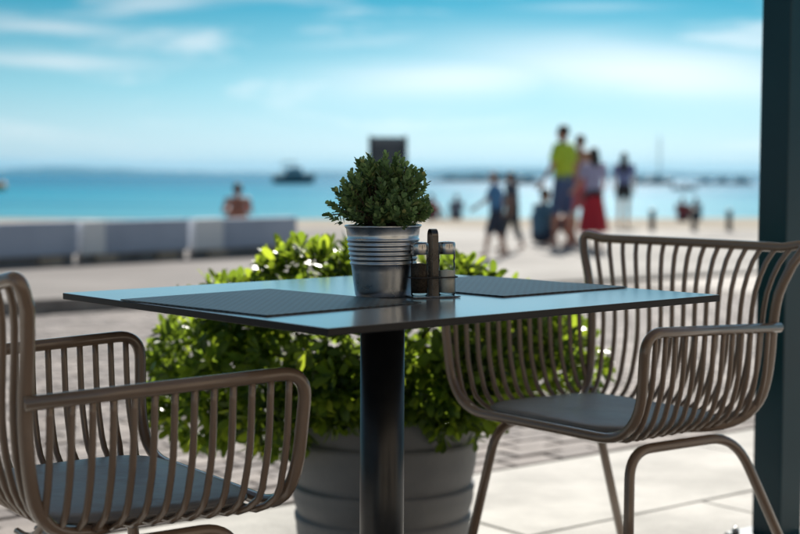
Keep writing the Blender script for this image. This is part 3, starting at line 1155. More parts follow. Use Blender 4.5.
def make_shrub():
    px0, py0 = -0.039, 3.56
    t = empty('planter_shrub', (px0, py0, 0))
    prof = [(0.0, 0.0), (0.188, 0.0), (0.196, 0.006)]
    # stacked bulging bands, each with a lip over the one below
    bands = [(0.012, 0.110, 0.202, 0.217), (0.114, 0.186, 0.213, 0.224), (0.190, 0.300, 0.219, 0.231), (0.304, 0.405, 0.226, 0.236)]
    for z0, z1, r0, r1 in bands:
        for k in range(9):
            f = k / 8
            prof.append((lerp(r0, r1, f) + 0.005 * math.sin(math.pi * min(1, f * 1.05)) + (0.003 if f > 0.85 else 0), lerp(z0, z1, f)))
        prof.append((r1 - 0.004, z1 + 0.0018))
    prof += [(0.238, 0.409), (0.241, 0.415), (0.241, 0.428), (0.237, 0.434), (0.224, 0.434), (0.218, 0.425), (0.214, 0.385), (0.0, 0.385)]
    lathe('planter', prof, M['planter'], t, 72)
    bm = bmesh.new()
    bmesh.ops.create_circle(bm, cap_ends=True, segments=32, radius=0.213)
    for v in bm.verts:
        v.co.z = 0.388
    from_bm('soil', bm, M['soil'], t)
    k = 3.56 / FPX

    def lob(px, py, rx, rz, ry, dy=0.0):
        c = pix(px, py, 3.56 + dy)
        return (c, Vector((rx * k, ry, rz * k)))
    lobes = [lob(375, 345, 150, 78, 0.36), lob(318, 298, 66, 50, 0.20, 0.04), lob(446, 312, 64, 44, 0.20, 0.02), lob(232, 352, 72, 66, 0.25, 0.06),
             lob(205, 392, 46, 44, 0.17, 0.04), lob(300, 395, 70, 50, 0.24, -0.04), lob(430, 400, 62, 46, 0.22, -0.02), lob(530, 360, 66, 50, 0.16, 0.14), lob(262, 322, 52, 36, 0.18, 0.0),
             lob(375, 300, 60, 40, 0.18, 0.08), lob(455, 362, 62, 52, 0.24, -0.02), lob(500, 335, 50, 40, 0.2, 0.10), lob(335, 384, 46, 30, 0.07, -0.25), lob(440, 386, 46, 34, 0.07, -0.24)]
    rnd = random.Random(8)

    def inside(p, sh=1.0):
        for c, r in lobes:
            q = p - c
            if (q.x / (r.x * sh)) ** 2 + (q.y / (r.y * sh)) ** 2 + (q.z / (r.z * sh)) ** 2 < 1:
                return True
        return False
    clusters = []
    tries = 0
    while len(clusters) < 1750 and tries < 60000:
        tries += 1
        c, r = rnd.choice(lobes)
        d = Vector((rnd.gauss(0, 1), rnd.gauss(0, 1), rnd.gauss(0, 1))).normalized()
        rr = rnd.uniform(0.90, 1.10) if rnd.random() < 0.9 else rnd.uniform(0.5, 0.9)
        p = c + Vector((d.x * r.x, d.y * r.y, d.z * r.z)) * rr
        if inside(p, 0.82) and rnd.random() < 0.93:
            continue
        if p.z < 0.44 and (Vector((p.x - px0, p.y - py0, 0)).length < 0.262):
            continue
        if p.z < 0.24:
            continue
        n = Vector((d.x / r.x, d.y / r.y, d.z / r.z)).normalized()
        clusters.append((p, n))
    V, F = [], []
    big = []
    shapes = [leaf_mesh(0.043, 0.0180, 0.12), leaf_mesh(0.038, 0.0175, 0.25), leaf_mesh(0.048, 0.0190, 0.05), leaf_mesh(0.031, 0.0150, 0.18)]
    for p, n in clusters:
        ax = (n + Vector((rnd.uniform(-.5, .5), rnd.uniform(-.5, .5), rnd.uniform(-.1, .7)))).normalized()
        if p.z < 0.42:
            ax = (ax + Vector((0, 0, -0.9))).normalized()
        o1 = ax.orthogonal().normalized()
        o2 = ax.cross(o1)
        ang = rnd.uniform(0, 6.28)
        nl = rnd.randint(6, 9)
        for i in range(nl):
            ang += 2.4
            f = i / nl
            out = o1 * math.cos(ang) + o2 * math.sin(ang)
            d = (out * (1.0 - 0.65 * f) + ax * (0.25 + 0.9 * f) + Vector((0, 0, -0.12))).normalized()
            s = d.cross(ax)
            if s.length < 1e-3:
                s = d.orthogonal()
            s.normalize()
            nn = s.cross(d)
            q = p + out * 0.004 + ax * (0.012 * f - 0.006)
            si = rnd.randrange(4)
            sc = rnd.uniform(0.62, 1.28)
            mat = Matrix(((s.x * sc, d.x * sc, nn.x * sc, q.x), (s.y * sc, d.y * sc, nn.y * sc, q.y), (s.z * sc, d.z * sc, nn.z * sc, q.z), (0, 0, 0, 1)))
            big.append((q.y - 0.9 * max(0, 0), si, mat))
    # the 300 leaves nearest to the seat are single leaves, the rest one foliage mesh
    order = sorted(range(len(big)), key=lambda i: big[i][0])
    near = set(order[:300])
    meshes = []
    for pts, fc in shapes:
        me = bpy.data.meshes.new('leaf')
        me.from_pydata(pts, [], fc)
        me.materials.append(M['leaf_obj'])
        for p_ in me.polygons:
            p_.use_smooth = True
        meshes.append(me)
    inv = Matrix.Translation((-px0, -py0, 0))
    for i, (yy, si, mat) in enumerate(big):
        if i in near:
            o = bpy.data.objects.new('leaf', meshes[si])
            COL.objects.link(o)
            o.parent = t
            o.matrix_local = inv @ mat
        else:
            b = len(V)
            pts, fc = shapes[si]
            mm = inv @ mat
            V.extend([tuple(mm @ Vector(p)) for p in pts])
            F.extend([tuple(b + x for x in f) for f in fc])
    me = bpy.data.meshes.new('foliage')
    me.from_pydata(V, [], F)
    fo = link('foliage', me, M['leaf'], t, True)
    fo['kind'] = 'stuff'
    # branching stems from the soil into the lobes
    for c, r in lobes:
        a = Vector((rnd.uniform(-.05, .05), rnd.uniform(-.05, .05), 0.36))
        e = c - Vector((px0, py0, 0))
        m1 = a.lerp(e, 0.45) + Vector((0, 0, 0.05))
        pth = catmull([a, m1, e], 4)
        bm = bmesh.new()
        add_tube(bm, pth, [lerp(0.008, 0.003, i / (len(pth) - 1)) for i in range(len(pth))], 6)
        for q in range(5):
            d = Vector((rnd.gauss(0, 1), rnd.gauss(0, 1), rnd.gauss(0, 1) + 0.4)).normalized()
            f2 = e + Vector((d.x * r.x, d.y * r.y, d.z * r.z)) * 0.8
            add_tube(bm, catmull([m1.lerp(e, 0.6), e.lerp(f2, 0.4) + Vector((0, 0, 0.01)), f2], 3), 0.0022, 5)
        from_bm('stem', bm, M['stem'], t)
    tag(t, 'bushy glossy green shrub in a round banded grey planter', 'planter')


make_shrub()


# ------------------------------------------------------------------ far things on the promenade
# low barrier blocks by the water, sunlit and shaded faces put into their colours
def barrier(px0_, px1, pw, y0, y1, label, lit_left=True):
    """a long block from pixel column px0 to px1, its end painted as if sunlit, pw pixels wide"""
    A = pix(px0_, 262, y0)
    B = pix(px1, 252, y1)
    A.z = ground_z(y0)
    B.z = ground_z(y1)
    d = (B - A)
    d.z = 0
    Ln = d.length
    d.normalize()
    ang = math.atan2(d.y, d.x)
    t = empty('barrier_block', (A.x, A.y, (A.z + B.z) / 2), ang)
    h0, h1, dep = 0.11, 0.465, 0.14
    wl_ = pw
    bm = bmesh.new()
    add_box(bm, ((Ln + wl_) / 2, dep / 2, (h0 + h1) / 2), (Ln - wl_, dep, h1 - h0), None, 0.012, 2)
    from_bm('body', bm, M['barrier_shaded'], t, False)
    if wl_ > 0:
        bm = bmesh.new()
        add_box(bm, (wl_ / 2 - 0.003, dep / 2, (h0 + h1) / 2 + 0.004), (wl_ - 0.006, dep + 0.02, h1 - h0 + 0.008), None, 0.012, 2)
        from_bm('lit_end', bm, M['barrier_lit'], t, False)
    for f in (0.22, 0.80):
        bm = bmesh.new()
        add_box(bm, (Ln * f, dep / 2, h0 / 2 - 0.004), (0.30, dep - 0.004, h0 - 0.004), None, 0.008, 1)
        from_bm('foot', bm, M['pad_stone'], t, False)
    box('gap_filler', (Ln / 2, dep / 2 + 0.02, h0 / 2 - 0.003), (Ln - 0.04, dep - 0.06, h0 - 0.002), M['kerb'], t)  # added filler keeps the shaded gap under the block dark
    tag(t, label, 'barrier', 'low barrier blocks by the water')
    return t


barrier(-60, 78, 0.0, 14.0, 15.4, 'low grey barrier block without a painted sunlit end')
barrier(83, 189, 0.32, 15.45, 16.7, 'low grey barrier block with painted sunlit end in the middle of its row')
barrier(195, 297, 0.46, 16.75, 18.1, 'low grey barrier block with painted sunlit end below the sitting bather')

# information board
ib = empty('information_board', (0, 0, 0))
bc = pix(388, 150, 24.0)
ib.location = (bc.x, 24.0, ground_z(24))
zt = pix(388, 137, 24.0).z - ground_z(24)
box('panel', (0, 0, zt - 0.33), (0.54, 0.035, 0.66), M['board'], ib, None, 0.004, 1)
box('header', (0, -0.022, zt - 0.06), (0.50, 0.008, 0.07), M['hull_grey'], ib, None)
for sx in (-1, 1):
    lathe('post', [(0, 0), (0.028, 0), (0.028, zt + 0.02), (0, zt + 0.03)], M['dark_metal'], ib, 12, sx * 0.29, 0)
tag(ib, 'dark grey information board on two posts at the water edge', 'sign')

# bollards on the beach edge
for i, (bx, by) in enumerate(((652, 233), (694, 231), (729, 230))):
    p = pix(bx, by, 29.0)
    t = empty('bollard', (p.x, 29.0, ground_z(29) - 0.002))
    h = 0.44
    lathe('shaft', [(0, 0), (0.060, 0), (0.060, h * 0.86), (0.05, h * 0.9), (0.0, h * 0.9)], M['dark_metal'], t, 16)
    lathe('cap', [(0.045, h * 0.9), (0.066, h * 0.92), (0.066, h * 0.98), (0.04, h), (0, h + 0.005)], M['dark_metal'], t, 16)
    tag(t, ('short dark bollard nearest the walking long-haired woman', 'short dark bollard in front of the two sitting beach visitors', 'short dark bollard nearest the teal post')[i], 'bollard', 'bollards at the beach edge')


# ------------------------------------------------------------------ people
def pmat(name, c, r=0.75):
    if name not in M:
        M[name] = noisy(name, tuple(x * 0.85 for x in c), tuple(min(1, x * 1.1) for x in c), 12, r)
    return M[name]


SKIN = pmat('skin_tan', (0.42, 0.22, 0.14), 0.55)
SKIN2 = pmat('skin_light', (0.58, 0.36, 0.26), 0.55)
HAIR = pmat('hair_dark', (0.022, 0.016, 0.012), 0.6)
HAIRB = pmat('hair_brown', (0.08, 0.045, 0.025), 0.6)


def capsule(bm, a, b, ra, rb, n=9):
    a, b = Vector(a), Vector(b)
    d = b - a
    L = d.length
    if L < 1e-6:
        d = Vector((0, 0, 1)); L = 1e-6
    d = d.normalized()
    pth, rs = [], []
    for k in range(4):
        th = math.pi / 2 * (1 - k / 3)
        pth.append(a - d * ra * math.sin(th)); rs.append(max(ra * math.cos(th), ra * 0.05))
    for k in range(4):
        th = math.pi / 2 * k / 3
        pth.append(b + d * rb * math.sin(th)); rs.append(max(rb * math.cos(th), rb * 0.05))
    add_tube(bm, pth, rs, n)


def ellip(bm, c, r, rot=None):
    res = bmesh.ops.create_icosphere(bm, subdivisions=2, radius=1.0)
    vs = res['verts']
    bmesh.ops.scale(bm, vec=Vector(r), verts=vs)
    if rot is not None:
        bmesh.ops.rotate(bm, cent=(0, 0, 0), matrix=rot, verts=vs)
    bmesh.ops.translate(bm, vec=Vector(c), verts=vs)


def remeshed(name, bm, vox, mat, parent, smooth_it=4):
    bmesh.ops.recalc_face_normals(bm, faces=bm.faces)
    me = bpy.data.meshes.new(name)
    bm.to_mesh(me); bm.free()
    o = bpy.data.objects.new(name, me)
    COL.objects.link(o)
    md = o.modifiers.new('r', 'REMESH')
    md.mode = 'VOXEL'
    md.voxel_size = vox
    sm = o.modifiers.new('s', 'SMOOTH')
    sm.iterations = smooth_it
    sm.factor = 0.5
    dg = bpy.context.evaluated_depsgraph_get()
    me2 = bpy.data.meshes.new_from_object(o.evaluated_get(dg))
    o.modifiers.clear()
    o.data = me2
    bpy.data.meshes.remove(me)
    me2.name = name
    me2.materials.clear()
    me2.materials.append(mat)
    for p in me2.polygons:
        p.use_smooth = True
    o.parent = parent
    return o


def person(loc, facing, H, label, pose, skin=SKIN, hair=HAIR, hair_len=0.0, top=None, bottom=None, skirt=None, shoes=None, group=None, slim=1.0, cap=None):
    """pose: dict of joints for a 1.75 m figure (x right, y forward, z up)"""
    t = empty('person', loc, facing)
    s = H / 1.75
    J = {k: Vector(v) for k, v in pose.items()}
    pel, chest, neck, head = J['pelvis'], J['chest'], J['neck'], J['head']
    bm = bmesh.new()
    upd = (neck - pel).normalized()
    rgt = (J['sh_r'] - J['sh_l']).normalized()
    fwd = upd.cross(rgt).normalized()
    k = slim
    # trunk
    for a, b, ra, rb in ((pel, pel.lerp(chest, 0.5), 0.125, 0.115), (pel.lerp(chest, 0.5), chest, 0.115, 0.13), (chest, neck - upd * 0.06, 0.13, 0.08)):
        for sx in (-0.055, 0.055):
            capsule(bm, a + rgt * sx * k, b + rgt * sx * k, ra * 0.86 * k, rb * 0.86 * k)
    capsule(bm, J['sh_l'] + upd * 0.005, J['sh_r'] + upd * 0.005, 0.062 * k, 0.062 * k)
    capsule(bm, neck - upd * 0.05, head - upd * 0.04, 0.056 * k, 0.054 * k)
    hf = J.get('face', fwd)
    hf = Vector(hf).normalized()
    hup = (head - neck).normalized()
    hs = hf.cross(hup).normalized()
    hf = hup.cross(hs).normalized()
    hm = Matrix((hs, hf, hup)).transposed()
    ellip(bm, head + hup * 0.02, (0.076, 0.094, 0.112), hm)
    ellip(bm, head - hup * 0.045 + hf * 0.022, (0.056, 0.066, 0.062), hm)
    ellip(bm, head - hup * 0.012 + hf * 0.098, (0.014, 0.018, 0.024), hm)
    for sx in (-1, 1):
        ellip(bm, head + hs * sx * 0.078 - hup * 0.005, (0.012, 0.022, 0.034), hm)
    arms = []
    for sd in ('l', 'r'):
        sh, el, wr = J['sh_' + sd], J['el_' + sd], J['wr_' + sd]
        capsule(bm, sh, el, 0.054 * k, 0.041 * k)
        capsule(bm, el, wr, 0.042 * k, 0.028 * k)
        d = (wr - el).normalized()
        pl_ = wr + d * 0.05
        side = d.cross(rgt)
        if side.length < 0.2:
            side = d.cross(upd)
        side.normalize()
        flat = d.cross(side).normalized()
        ellip(bm, pl_, (0.018, 0.042, 0.052), Matrix((flat, side, d)).transposed())
        for q, ln in ((-0.030, 0.062), (-0.010, 0.074), (0.010, 0.070), (0.029, 0.054)):
            b0 = pl_ + d * 0.036 + side * q
            b1 = b0 + d * ln * 0.55
            capsule(bm, b0, b1, 0.0115, 0.0105, 7)
            capsule(bm, b1, b1 + (d * 0.8 + flat * 0.55).normalized() * ln * 0.45, 0.0105, 0.0095, 7)
        b0 = pl_ - d * 0.02 + side * 0.034
        capsule(bm, b0, b0 + (d * 0.7 + side * 0.7).normalized() * 0.052, 0.0125, 0.0105, 7)
    for sd in ('l', 'r'):
        hp_, kn, an, toe = J['hip_' + sd], J['kn_' + sd], J['an_' + sd], J['toe_' + sd]
        capsule(bm, hp_, kn, 0.088 * k, 0.056 * k)
        capsule(bm, kn, kn.lerp(an, 0.35), 0.055 * k, 0.056 * k)
        capsule(bm, kn.lerp(an, 0.35), an, 0.056 * k, 0.036 * k)
        capsule(bm, an + Vector((0, 0, -0.035)), toe, 0.040, 0.030)
        capsule(bm, an + Vector((0, 0, -0.035)), an + (an - toe).normalized() * 0.04 + Vector((0, 0, -0.045)), 0.038, 0.034)
    body = remeshed('body', bm, 0.0125, skin, t)
    # hair
    hb = bmesh.new()
    ellip(hb, head + hup * 0.038 - hf * 0.016, (0.086, 0.094, 0.104), hm)
    if hair_len > 0:
        capsule(hb, head - hf * 0.06, head - hf * 0.075 - hup * hair_len, 0.07, 0.045)
        for sx in (-1, 1):
            capsule(hb, head + hs * sx * 0.05 - hf * 0.04, head + hs * sx * 0.06 - hf * 0.055 - hup * hair_len * 0.9, 0.045, 0.03)
    remeshed('hair', hb, 0.014, hair, t)
    for sx in (-1, 1):
        eb = bmesh.new()
        ellip(eb, head + hs * sx * 0.031 + hup * 0.012 + hf * 0.085, (0.012, 0.008, 0.007), hm)
        from_bm('eye', eb, HAIR, t)
    mb = bmesh.new()
    ellip(mb, head - hup * 0.052 + hf * 0.085, (0.024, 0.008, 0.007), hm)
    from_bm('mouth', mb, pmat('lips', (0.35, 0.12, 0.10)), t)
    if cap is not None:
        cb = bmesh.new()
        ellip(cb, head + hup * 0.062, (0.094, 0.104, 0.088), hm)
        ellip(cb, head + hup * 0.055 + hf * 0.11, (0.07, 0.08, 0.012), hm)
        remeshed('cap', cb, 0.014, cap, t)
    if top is not None:
        tb = bmesh.new()
        g = 0.018
        for a, b, ra, rb in ((pel + upd * 0.02, pel.lerp(chest, 0.5), 0.128, 0.120), (pel.lerp(chest, 0.5), chest, 0.120, 0.132), (chest, neck - upd * 0.075, 0.132, 0.085)):
            for sx in (-0.058, 0.058):
                capsule(tb, a + rgt * sx * k, b + rgt * sx * k, ra * 0.86 * k + g, rb * 0.86 * k + g)
        capsule(tb, J['sh_l'], J['sh_r'], 0.064 * k + g * 0.8, 0.064 * k + g * 0.8)
        for sd in ('l', 'r'):
            sh, el = J['sh_' + sd], J['el_' + sd]
            capsule(tb, sh, sh.lerp(el, 0.55), 0.056 * k + g, 0.058 * k + g)
        remeshed('shirt', tb, 0.0135, top, t)
    if bottom is not None:
        mat, ln = bottom
        tb = bmesh.new()
        g = 0.020
        for sx in (-0.055, 0.055):
            capsule(tb, pel + rgt * sx * k + upd * 0.06, pel + rgt * sx * k, 0.11 * k + g, 0.112 * k + g)
        for sd in ('l', 'r'):
            hp_, kn, an = J['hip_' + sd], J['kn_' + sd], J['an_' + sd]
            if ln <= 1:
                capsule(tb, hp_, hp_.lerp(kn, ln), 0.092 * k + g, 0.078 * k + g)
            else:
                capsule(tb, hp_, kn, 0.092 * k + g, 0.06 * k + g)
                capsule(tb, kn, kn.lerp(an, ln - 1), 0.06 * k + g, 0.05 * k + g)
        remeshed('shorts' if ln <= 1 else 'trousers', tb, 0.0135, mat, t)
    if skirt is not None:
        mat, zl, wd = skirt
        c0 = pel - upd * 0.03
        sb_ = bmesh.new()
        rows_ = []
        nn = 36
        for i in range(9):
            f = i / 8
            r_ = lerp(0.135, wd, f ** 0.8)
            row = []
            for q in range(nn):
                th = 2 * math.pi * q / nn
                fl = 1 + 0.09 * f * math.sin(q * 7 * 2 * math.pi / nn)
                row.append(sb_.verts.new(Vector((c0.x, c0.y, lerp(c0.z, zl, f))) + rgt * math.cos(th) * r_ * 1.15 * fl + fwd * math.sin(th) * r_ * fl))
            rows_.append(row)
        for a, b in zip(rows_, rows_[1:]):
            for q in range(nn):
                sb_.faces.new((a[q], a[(q + 1) % nn], b[(q + 1) % nn], b[q]))
        sk = from_bm('skirt', sb_, mat, t)
    if shoes is not None:
        for sd in ('l', 'r'):
            an, toe = J['an_' + sd], J['toe_' + sd]
            sb_ = bmesh.new()
            capsule(sb_, an + Vector((0, 0, -0.040)), toe + Vector((0, 0, 0.002)), 0.049, 0.038)
            capsule(sb_, an + Vector((0, 0, -0.040)), an + (an - toe).normalized() * 0.045 + Vector((0, 0, -0.045)), 0.046, 0.042)
            remeshed('shoe', sb_, 0.012, shoes, t)
    t.scale = (s, s, s)
    tag(t, label, 'person', group)
    return t


def stand(step=0.0, arm_l=0.0, arm_r=0.0, bend_l=0.1, bend_r=0.1, lean=0.0, wide=0.0):
    P = {'pelvis': (0, 0, 0.95), 'chest': (0, 0.01 + lean * 0.3, 1.24), 'neck': (0, 0.0 + lean * 0.5, 1.49), 'head': (0, 0.02 + lean * 0.62, 1.625)}
    for sd, sg, am, bn, st in (('l', -1, arm_l, bend_l, step), ('r', 1, arm_r, bend_r, -step)):
        P['sh_' + sd] = (sg * 0.185, lean * 0.45, 1.43)
        P['el_' + sd] = (sg * (0.235 + 0.05 * wide), lean * 0.4 + 0.28 * math.sin(am), 1.43 - 0.29 * math.cos(am))
        a2 = am + bn
        P['wr_' + sd] = (sg * (0.24 + 0.03 * wide), lean * 0.4 + 0.28 * math.sin(am) + 0.25 * math.sin(a2), 1.43 - 0.29 * math.cos(am) - 0.25 * math.cos(a2))
        P['hip_' + sd] = (sg * 0.095, 0, 0.91)
        ky = st * 0.5 + (0.06 if st < 0 else 0.03)
        P['kn_' + sd] = (sg * 0.10, ky, 0.50)
        lift = 0.05 if st < -0.1 else 0.0
        P['an_' + sd] = (sg * 0.10, st, 0.095 + lift)
        P['toe_' + sd] = (sg * 0.115, st + 0.15, 0.034 + (0.0 if lift == 0 else 0.01))
    return P


def sit_ground(knees=0.42):
    P = {'pelvis': (0, 0, 0.14), 'chest': (0, -0.01, 0.44), 'neck': (0, 0.05, 0.67), 'head': (0, 0.085, 0.80)}
    for sd, sg in (('l', -1), ('r', 1)):
        P['sh_' + sd] = (sg * 0.18, 0.02, 0.61)
        P['el_' + sd] = (sg * 0.24, 0.20, 0.42)
        P['wr_' + sd] = (sg * 0.12, 0.38, 0.46)
        P['hip_' + sd] = (sg * 0.10, 0.04, 0.12)
        P['kn_' + sd] = (sg * 0.13, 0.36, knees)
        P['an_' + sd] = (sg * 0.11, 0.60, 0.095)
        P['toe_' + sd] = (sg * 0.12, 0.74, 0.036)
    return P


def put(px, Y, dz=0.0):
    p = pix(px, 240, Y)
    return Vector((p.x, Y, ground_z(Y) + 0.004 + dz))


pg = 'people on the promenade'
ps = stand(0.08, 0.15, -0.05, 0.5, 0.2, 0.0, 0.6)
person(put(563, 20.8), R(52), 1.74, 'man in yellow-green shirt and blue shorts, back turned, on the promenade', ps, SKIN, HAIR, 0,
       pmat('lime_shirt', (0.42, 0.62, 0.03)), (pmat('blue_shorts', (0.05, 0.11, 0.22)), 0.9), group=pg, slim=0.93)
person(put(579, 22.3), R(-15), 1.66, 'bare-backed person standing close behind the man in yellow-green', stand(0.05, 0.1, 0.2, 0.4, 0.6), SKIN, HAIRB, 0.0,
       None, (pmat('rose_shorts', (0.45, 0.12, 0.14)), 0.75), group=pg)
person(put(593, 20.0), R(20), 1.40, 'girl in lavender top and wide red skirt beside the man in yellow-green', stand(0.06, 0.25, 0.1, 0.8, 0.5), SKIN2, HAIR, 0.18,
       pmat('lavender_top', (0.45, 0.42, 0.60)), (pmat('black_shorts', (0.02, 0.02, 0.025)), 0.3), (pmat('red_cloth', (0.55, 0.02, 0.035)), 0.30, 0.23), group=pg, slim=0.78)
person(put(623, 31.0), R(-12), 1.62, 'long-haired woman in blue top and black shorts walking away alone', stand(0.16, 0.2, -0.2, 0.4, 0.3), SKIN2, HAIR, 0.34,
       pmat('periwinkle_top', (0.20, 0.24, 0.46)), (pmat('black_shorts', (0.02, 0.02, 0.025)), 0.45), group=pg, slim=0.9)
person(put(496, 17.4), R(75), 1.03, 'small child in blue shirt and dark shorts striding along', stand(0.20, 0.5, -0.45, 0.5, 0.5, 0.06), SKIN, HAIR, 0.0,
       pmat('blue_shirt', (0.07, 0.22, 0.44)), (pmat('navy_shorts', (0.02, 0.03, 0.06)), 0.85), group=pg, cap=pmat('pale_cap', (0.55, 0.60, 0.64)), slim=1.05)
person(put(512, 19.2), R(60), 1.05, 'child in dark clothes walking beside the child in blue', stand(0.22, -0.4, 0.5, 0.5, 0.4, 0.05), SKIN, HAIR, 0.0,
       pmat('charcoal_shirt', (0.06, 0.07, 0.10)), (pmat('grey_shorts', (0.05, 0.055, 0.06)), 1.6), group=pg, slim=1.05)
person(put(540, 21.6), R(-70), 1.58, 'person in teal shirt sitting on the ground beside the man in yellow-green', sit_ground(), SKIN, HAIR, 0.0,
       pmat('teal_shirt', (0.06, 0.15, 0.24)), (pmat('navy_shorts', (0.02, 0.03, 0.06)), 0.8), group=pg)
person(put(238, 25.0), R(10), 1.70, 'sunburnt bather sitting behind the low barrier blocks', sit_ground(), pmat('skin_red', (0.50, 0.19, 0.12), 0.5), HAIR, 0.0,
       None, (pmat('dark_trunks', (0.03, 0.03, 0.05)), 0.6), group='people sitting by the water')
for i, (px_, Y, c) in enumerate(((682, 50, (0.24, 0.05, 0.06)), (697, 52, (0.05, 0.08, 0.13)), (457, 50, (0.16, 0.20, 0.28)), (430, 48, (0.40, 0.12, 0.10)))):
    p = pix(px_, 220, Y)
    lab = ['sitting beach visitor in dark red top beyond the bollards', 'sitting beach visitor in navy top beyond the bollards',
           'sitting beach visitor in blue-grey top far down the sand', 'sitting beach visitor in brick red top far down the sand'][i]
    zz = -0.119 - 0.74 * (Y - 30) / (shore_y(p.x) - 30) + 0.07 * mnoise.noise(Vector((p.x * 0.2, Y * 0.25, 0)))
    person((p.x, Y, zz - 0.02), R((-20, 35, 10, -40)[i]), 1.7, lab, sit_ground(), SKIN, HAIR, 0.0, pmat('beach_top_%d' % i, c), (pmat('navy_shorts', (0.02, 0.03, 0.06)), 0.6), group='people sitting by the water')


# ------------------------------------------------------------------ boats and breakwater
def hull_mesh(L, B, Hh, sheer=0.25):
    bm = bmesh.new()
    n = 14
    rows = []
    for i in range(n + 1):
        u = i / n
        w = B / 2 * (1 - max(0, (u - 0.45) / 0.55) ** 2.2) * (0.88 + 0.12 * min(1, u / 0.3))
        w = max(w, 0.02)
        zt_ = Hh * (1 + sheer * u * u)
        x = (u - 0.5) * L
        row = []
        for sx, zf_ in ((-1.0, 1.0), (-0.93, 0.55), (-0.62, 0.08), (0, -0.12), (0.62, 0.08), (0.93, 0.55), (1.0, 1.0)):
            row.append(bm.verts.new((x + (0.06 * L * (zf_) if u > 0.85 else 0) * (u - 0.85) / 0.15, sx * w, zt_ * zf_)))
        rows.append(row)
    for a, b in zip(rows, rows[1:]):
        for k in range(6):
            bm.faces.new((a[k], b[k], b[k + 1], a[k + 1]))
        bm.faces.new((a[0], a[6], b[6], b[0]))
    bm.faces.new(rows[0])
    bm.faces.new(rows[-1][::-1])
    return bm


def boat(px_, row, L, hullm, label, kind='cruiser', rz=0.0, group=None, Y=None):
    hz = 176.7 + 0.005 * (px_ - 400)
    if Y is None:
        Y = (HC - SEA) * FPX / (row - hz)
    p = pix(px_, row, Y)
    t = empty('boat', (p.x, Y, SEA), rz)
    Hh = 0.11 * L if kind != 'dinghy' else 0.13 * L
    from_bm('hull', hull_mesh(L, 0.32 * L, Hh), hullm, t, False)
    if kind == 'cruiser':
        bm = bmesh.new()
        add_box(bm, (0.02 * L, 0, Hh * 1.02 + 0.06 * L), (0.46 * L, 0.22 * L, 0.12 * L), None, 0.02 * L, 2)
        for v in bm.verts:
            if v.co.z > Hh * 1.02 + 0.08 * L:
                v.co.x *= 0.8
        cb = from_bm('cabin', bm, M['hull_white'], t, False)
        box('window', (0.02 * L, 0, Hh * 1.02 + 0.075 * L), (0.40 * L, 0.224 * L, 0.045 * L), M['boat_glass'], cb, None, 0.006 * L, 1)
        box('canopy', (-0.10 * L, 0, Hh * 1.02 + 0.19 * L), (0.34 * L, 0.22 * L, 0.018 * L), M['hull_navy'], t, None, 0.006 * L, 1)
        for sx in (-0.25, 0.05):
            for sy in (-0.1, 0.1):
                tube('canopy_pole', [(sx * L, sy * L, Hh), (sx * L, sy * L, Hh + 0.20 * L)], 0.006 * L, M['mast'], t, 6)
    elif kind == 'sail':
        bm = bmesh.new()
        add_box(bm, (0.0, 0, Hh * 1.05 + 0.02 * L), (0.40 * L, 0.17 * L, 0.06 * L), None, 0.015 * L, 2)
        from_bm('cabin', bm, M['hull_white'], t, False)
        tube('mast', [(0.06 * L, 0, Hh), (0.06 * L, 0, 1.28 * L)], [0.016 * L, 0.011 * L], M['mast'], t, 8)
        tube('boom', [(0.05 * L, 0, Hh + 0.12 * L), (-0.34 * L, 0, Hh + 0.12 * L)], 0.014 * L, M['hull_navy'], t, 8)
        for e in ((0.5 * L, 0, Hh * 1.2), (-0.48 * L, 0, Hh), (0.06 * L, 0.15 * L, Hh), (0.06 * L, -0.15 * L, Hh)):
            tube('stay', [e, (0.06 * L, 0, 1.26 * L)], 0.0022 * L, M['mast'], t, 4)
    elif kind == 'dinghy':
        bm = bmesh.new()
        add_box(bm, (-0.46 * L, 0, Hh * 1.1), (0.08 * L, 0.09 * L, 0.20 * L), None, 0.01 * L, 1)
        from_bm('outboard_motor', bm, M['dark_metal'], t, False)
        box('console', (0.05 * L, 0, Hh + 0.08 * L), (0.14 * L, 0.16 * L, 0.20 * L), M['hull_grey'], t, None, 0.02 * L, 2)
        box('bench', (-0.2 * L, 0, Hh + 0.02 * L), (0.12 * L, 0.26 * L, 0.05 * L), M['hull_grey'], t, None, 0.01 * L, 1)
    tag(t, label, 'boat', group)
    return t


boat(293, 183.5, 10.0, M['hull_navy'], 'navy cabin cruiser with white cabin alone on open water', 'cruiser', R(12)).scale = (1, 1, 1.7)
mg = 'boats moored off the beach'
boat(657, 184.5, 10.5, M['hull_navy'], 'sailboat with bare tall mast moored off the beach', 'sail', R(25), mg)
boat(684, 190.0, 3.6, M['hull_navy'], 'small dark motor dinghy with outboard on near water', 'dinghy', R(-20), mg)
boat(640, 183.8, 7.0, M['hull_navy'], 'navy cabin boat moored beside the tall-masted sailboat', 'cruiser', R(170), mg)
boat(705, 184.5, 6.6, M['hull_white'], 'white cabin boat moored inshore of the row end', 'cruiser', R(5), mg)
boat(722, 184.2, 7.0, M['hull_navy'], 'navy cabin boat moored between two pale cabin boats', 'cruiser', R(200), mg)
boat(741, 184.6, 7.4, M['hull_grey'], 'grey cabin boat moored nearest the teal post', 'cruiser', R(15), mg)
boat(525, 184.0, 8.0, M['hull_grey'], 'grey cabin boat before the rock breakwater', 'cruiser', R(185), mg)

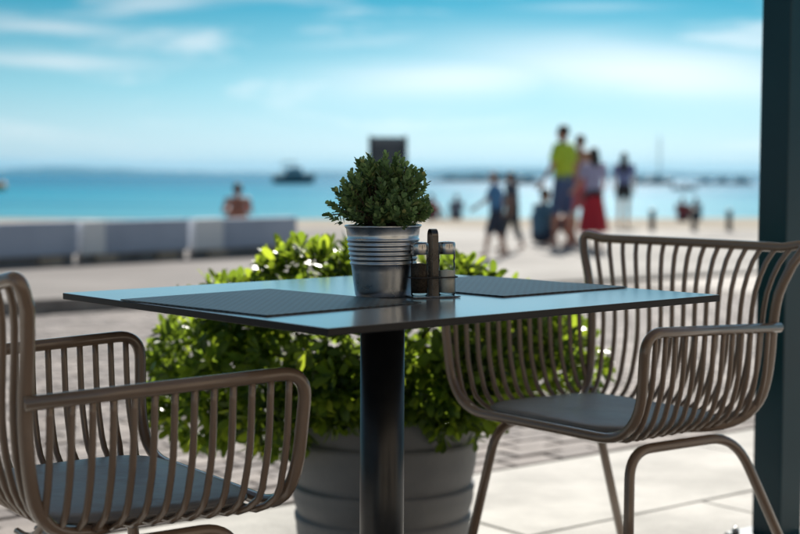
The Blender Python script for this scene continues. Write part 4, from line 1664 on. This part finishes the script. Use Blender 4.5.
# breakwater of rocks
bw = empty('breakwater', (0, 0, 0))
Yb = 560.0
bp_ = pix(485, 180, Yb)
bw.location = (bp_.x, Yb, SEA)
rnd = random.Random(3)
rock_me = []
for v in range(4):
    bm = bmesh.new()
    bmesh.ops.create_icosphere(bm, subdivisions=1, radius=1.0)
    for vtx in bm.verts:
        vtx.co *= rnd.uniform(0.75, 1.15)
        vtx.co.z *= 0.8
    me = bpy.data.meshes.new('rock')
    bm.to_mesh(me); bm.free()
    me.materials.append(M['rock'])
    rock_me.append(me)
for i in range(120):
    u = rnd.uniform(-1, 1)
    o = link('rock', rock_me[i % 4], None, bw, False)
    hgt = rnd.random()
    s = rnd.uniform(0.8, 1.5)
    o.location = (u * 21, rnd.uniform(-2.4, 2.4) * (1 - hgt * 0.8), hgt * 1.7 * (1 - abs(u) ** 4) - 0.2)
    o.scale = (s, s, s)
    o.rotation_euler = (rnd.uniform(0, 6), rnd.uniform(0, 6), rnd.uniform(0, 6))
tag(bw, 'low dark rock breakwater lying on the sea', 'breakwater')

# marker buoy
by = 170.0
p = pix(1, 190, by)
t = empty('marker_buoy', (p.x, by, SEA - 0.15))
lathe('float', [(0, 0), (0.45, 0.05), (0.62, 0.35), (0.62, 0.75), (0.40, 1.05), (0.12, 1.15), (0, 1.15)], M['orange'], t, 20)
tube('pole', [(0, 0, 1.1), (0, 0, 1.75)], 0.04, M['dark_metal'], t, 8)
lathe('topmark', [(0, 1.50), (0.12, 1.62), (0, 1.74)], M['orange'], t, 10)
tag(t, 'round orange marker buoy floating on the sea', 'buoy')

# ------------------------------------------------------------------ sea air
hz = box('haze', (0, 5400, 40), (16100, 11300, 92), None)
mh = bpy.data.materials.new('sea_air')
mh.use_nodes = True
mh.node_tree.nodes.clear()
pv = N(mh.node_tree, 'ShaderNodeVolumePrincipled', i_Density=HAZE)
pv.inputs['Color'].default_value = (0.05, 0.55, 0.95, 1)
om = N(mh.node_tree, 'ShaderNodeOutputMaterial')
mh.node_tree.links.new(pv.outputs[0], om.inputs['Volume'])
hz.data.materials.append(mh)
tag(hz, 'thin pale haze of sea air over the whole bay', 'haze', kind='stuff')
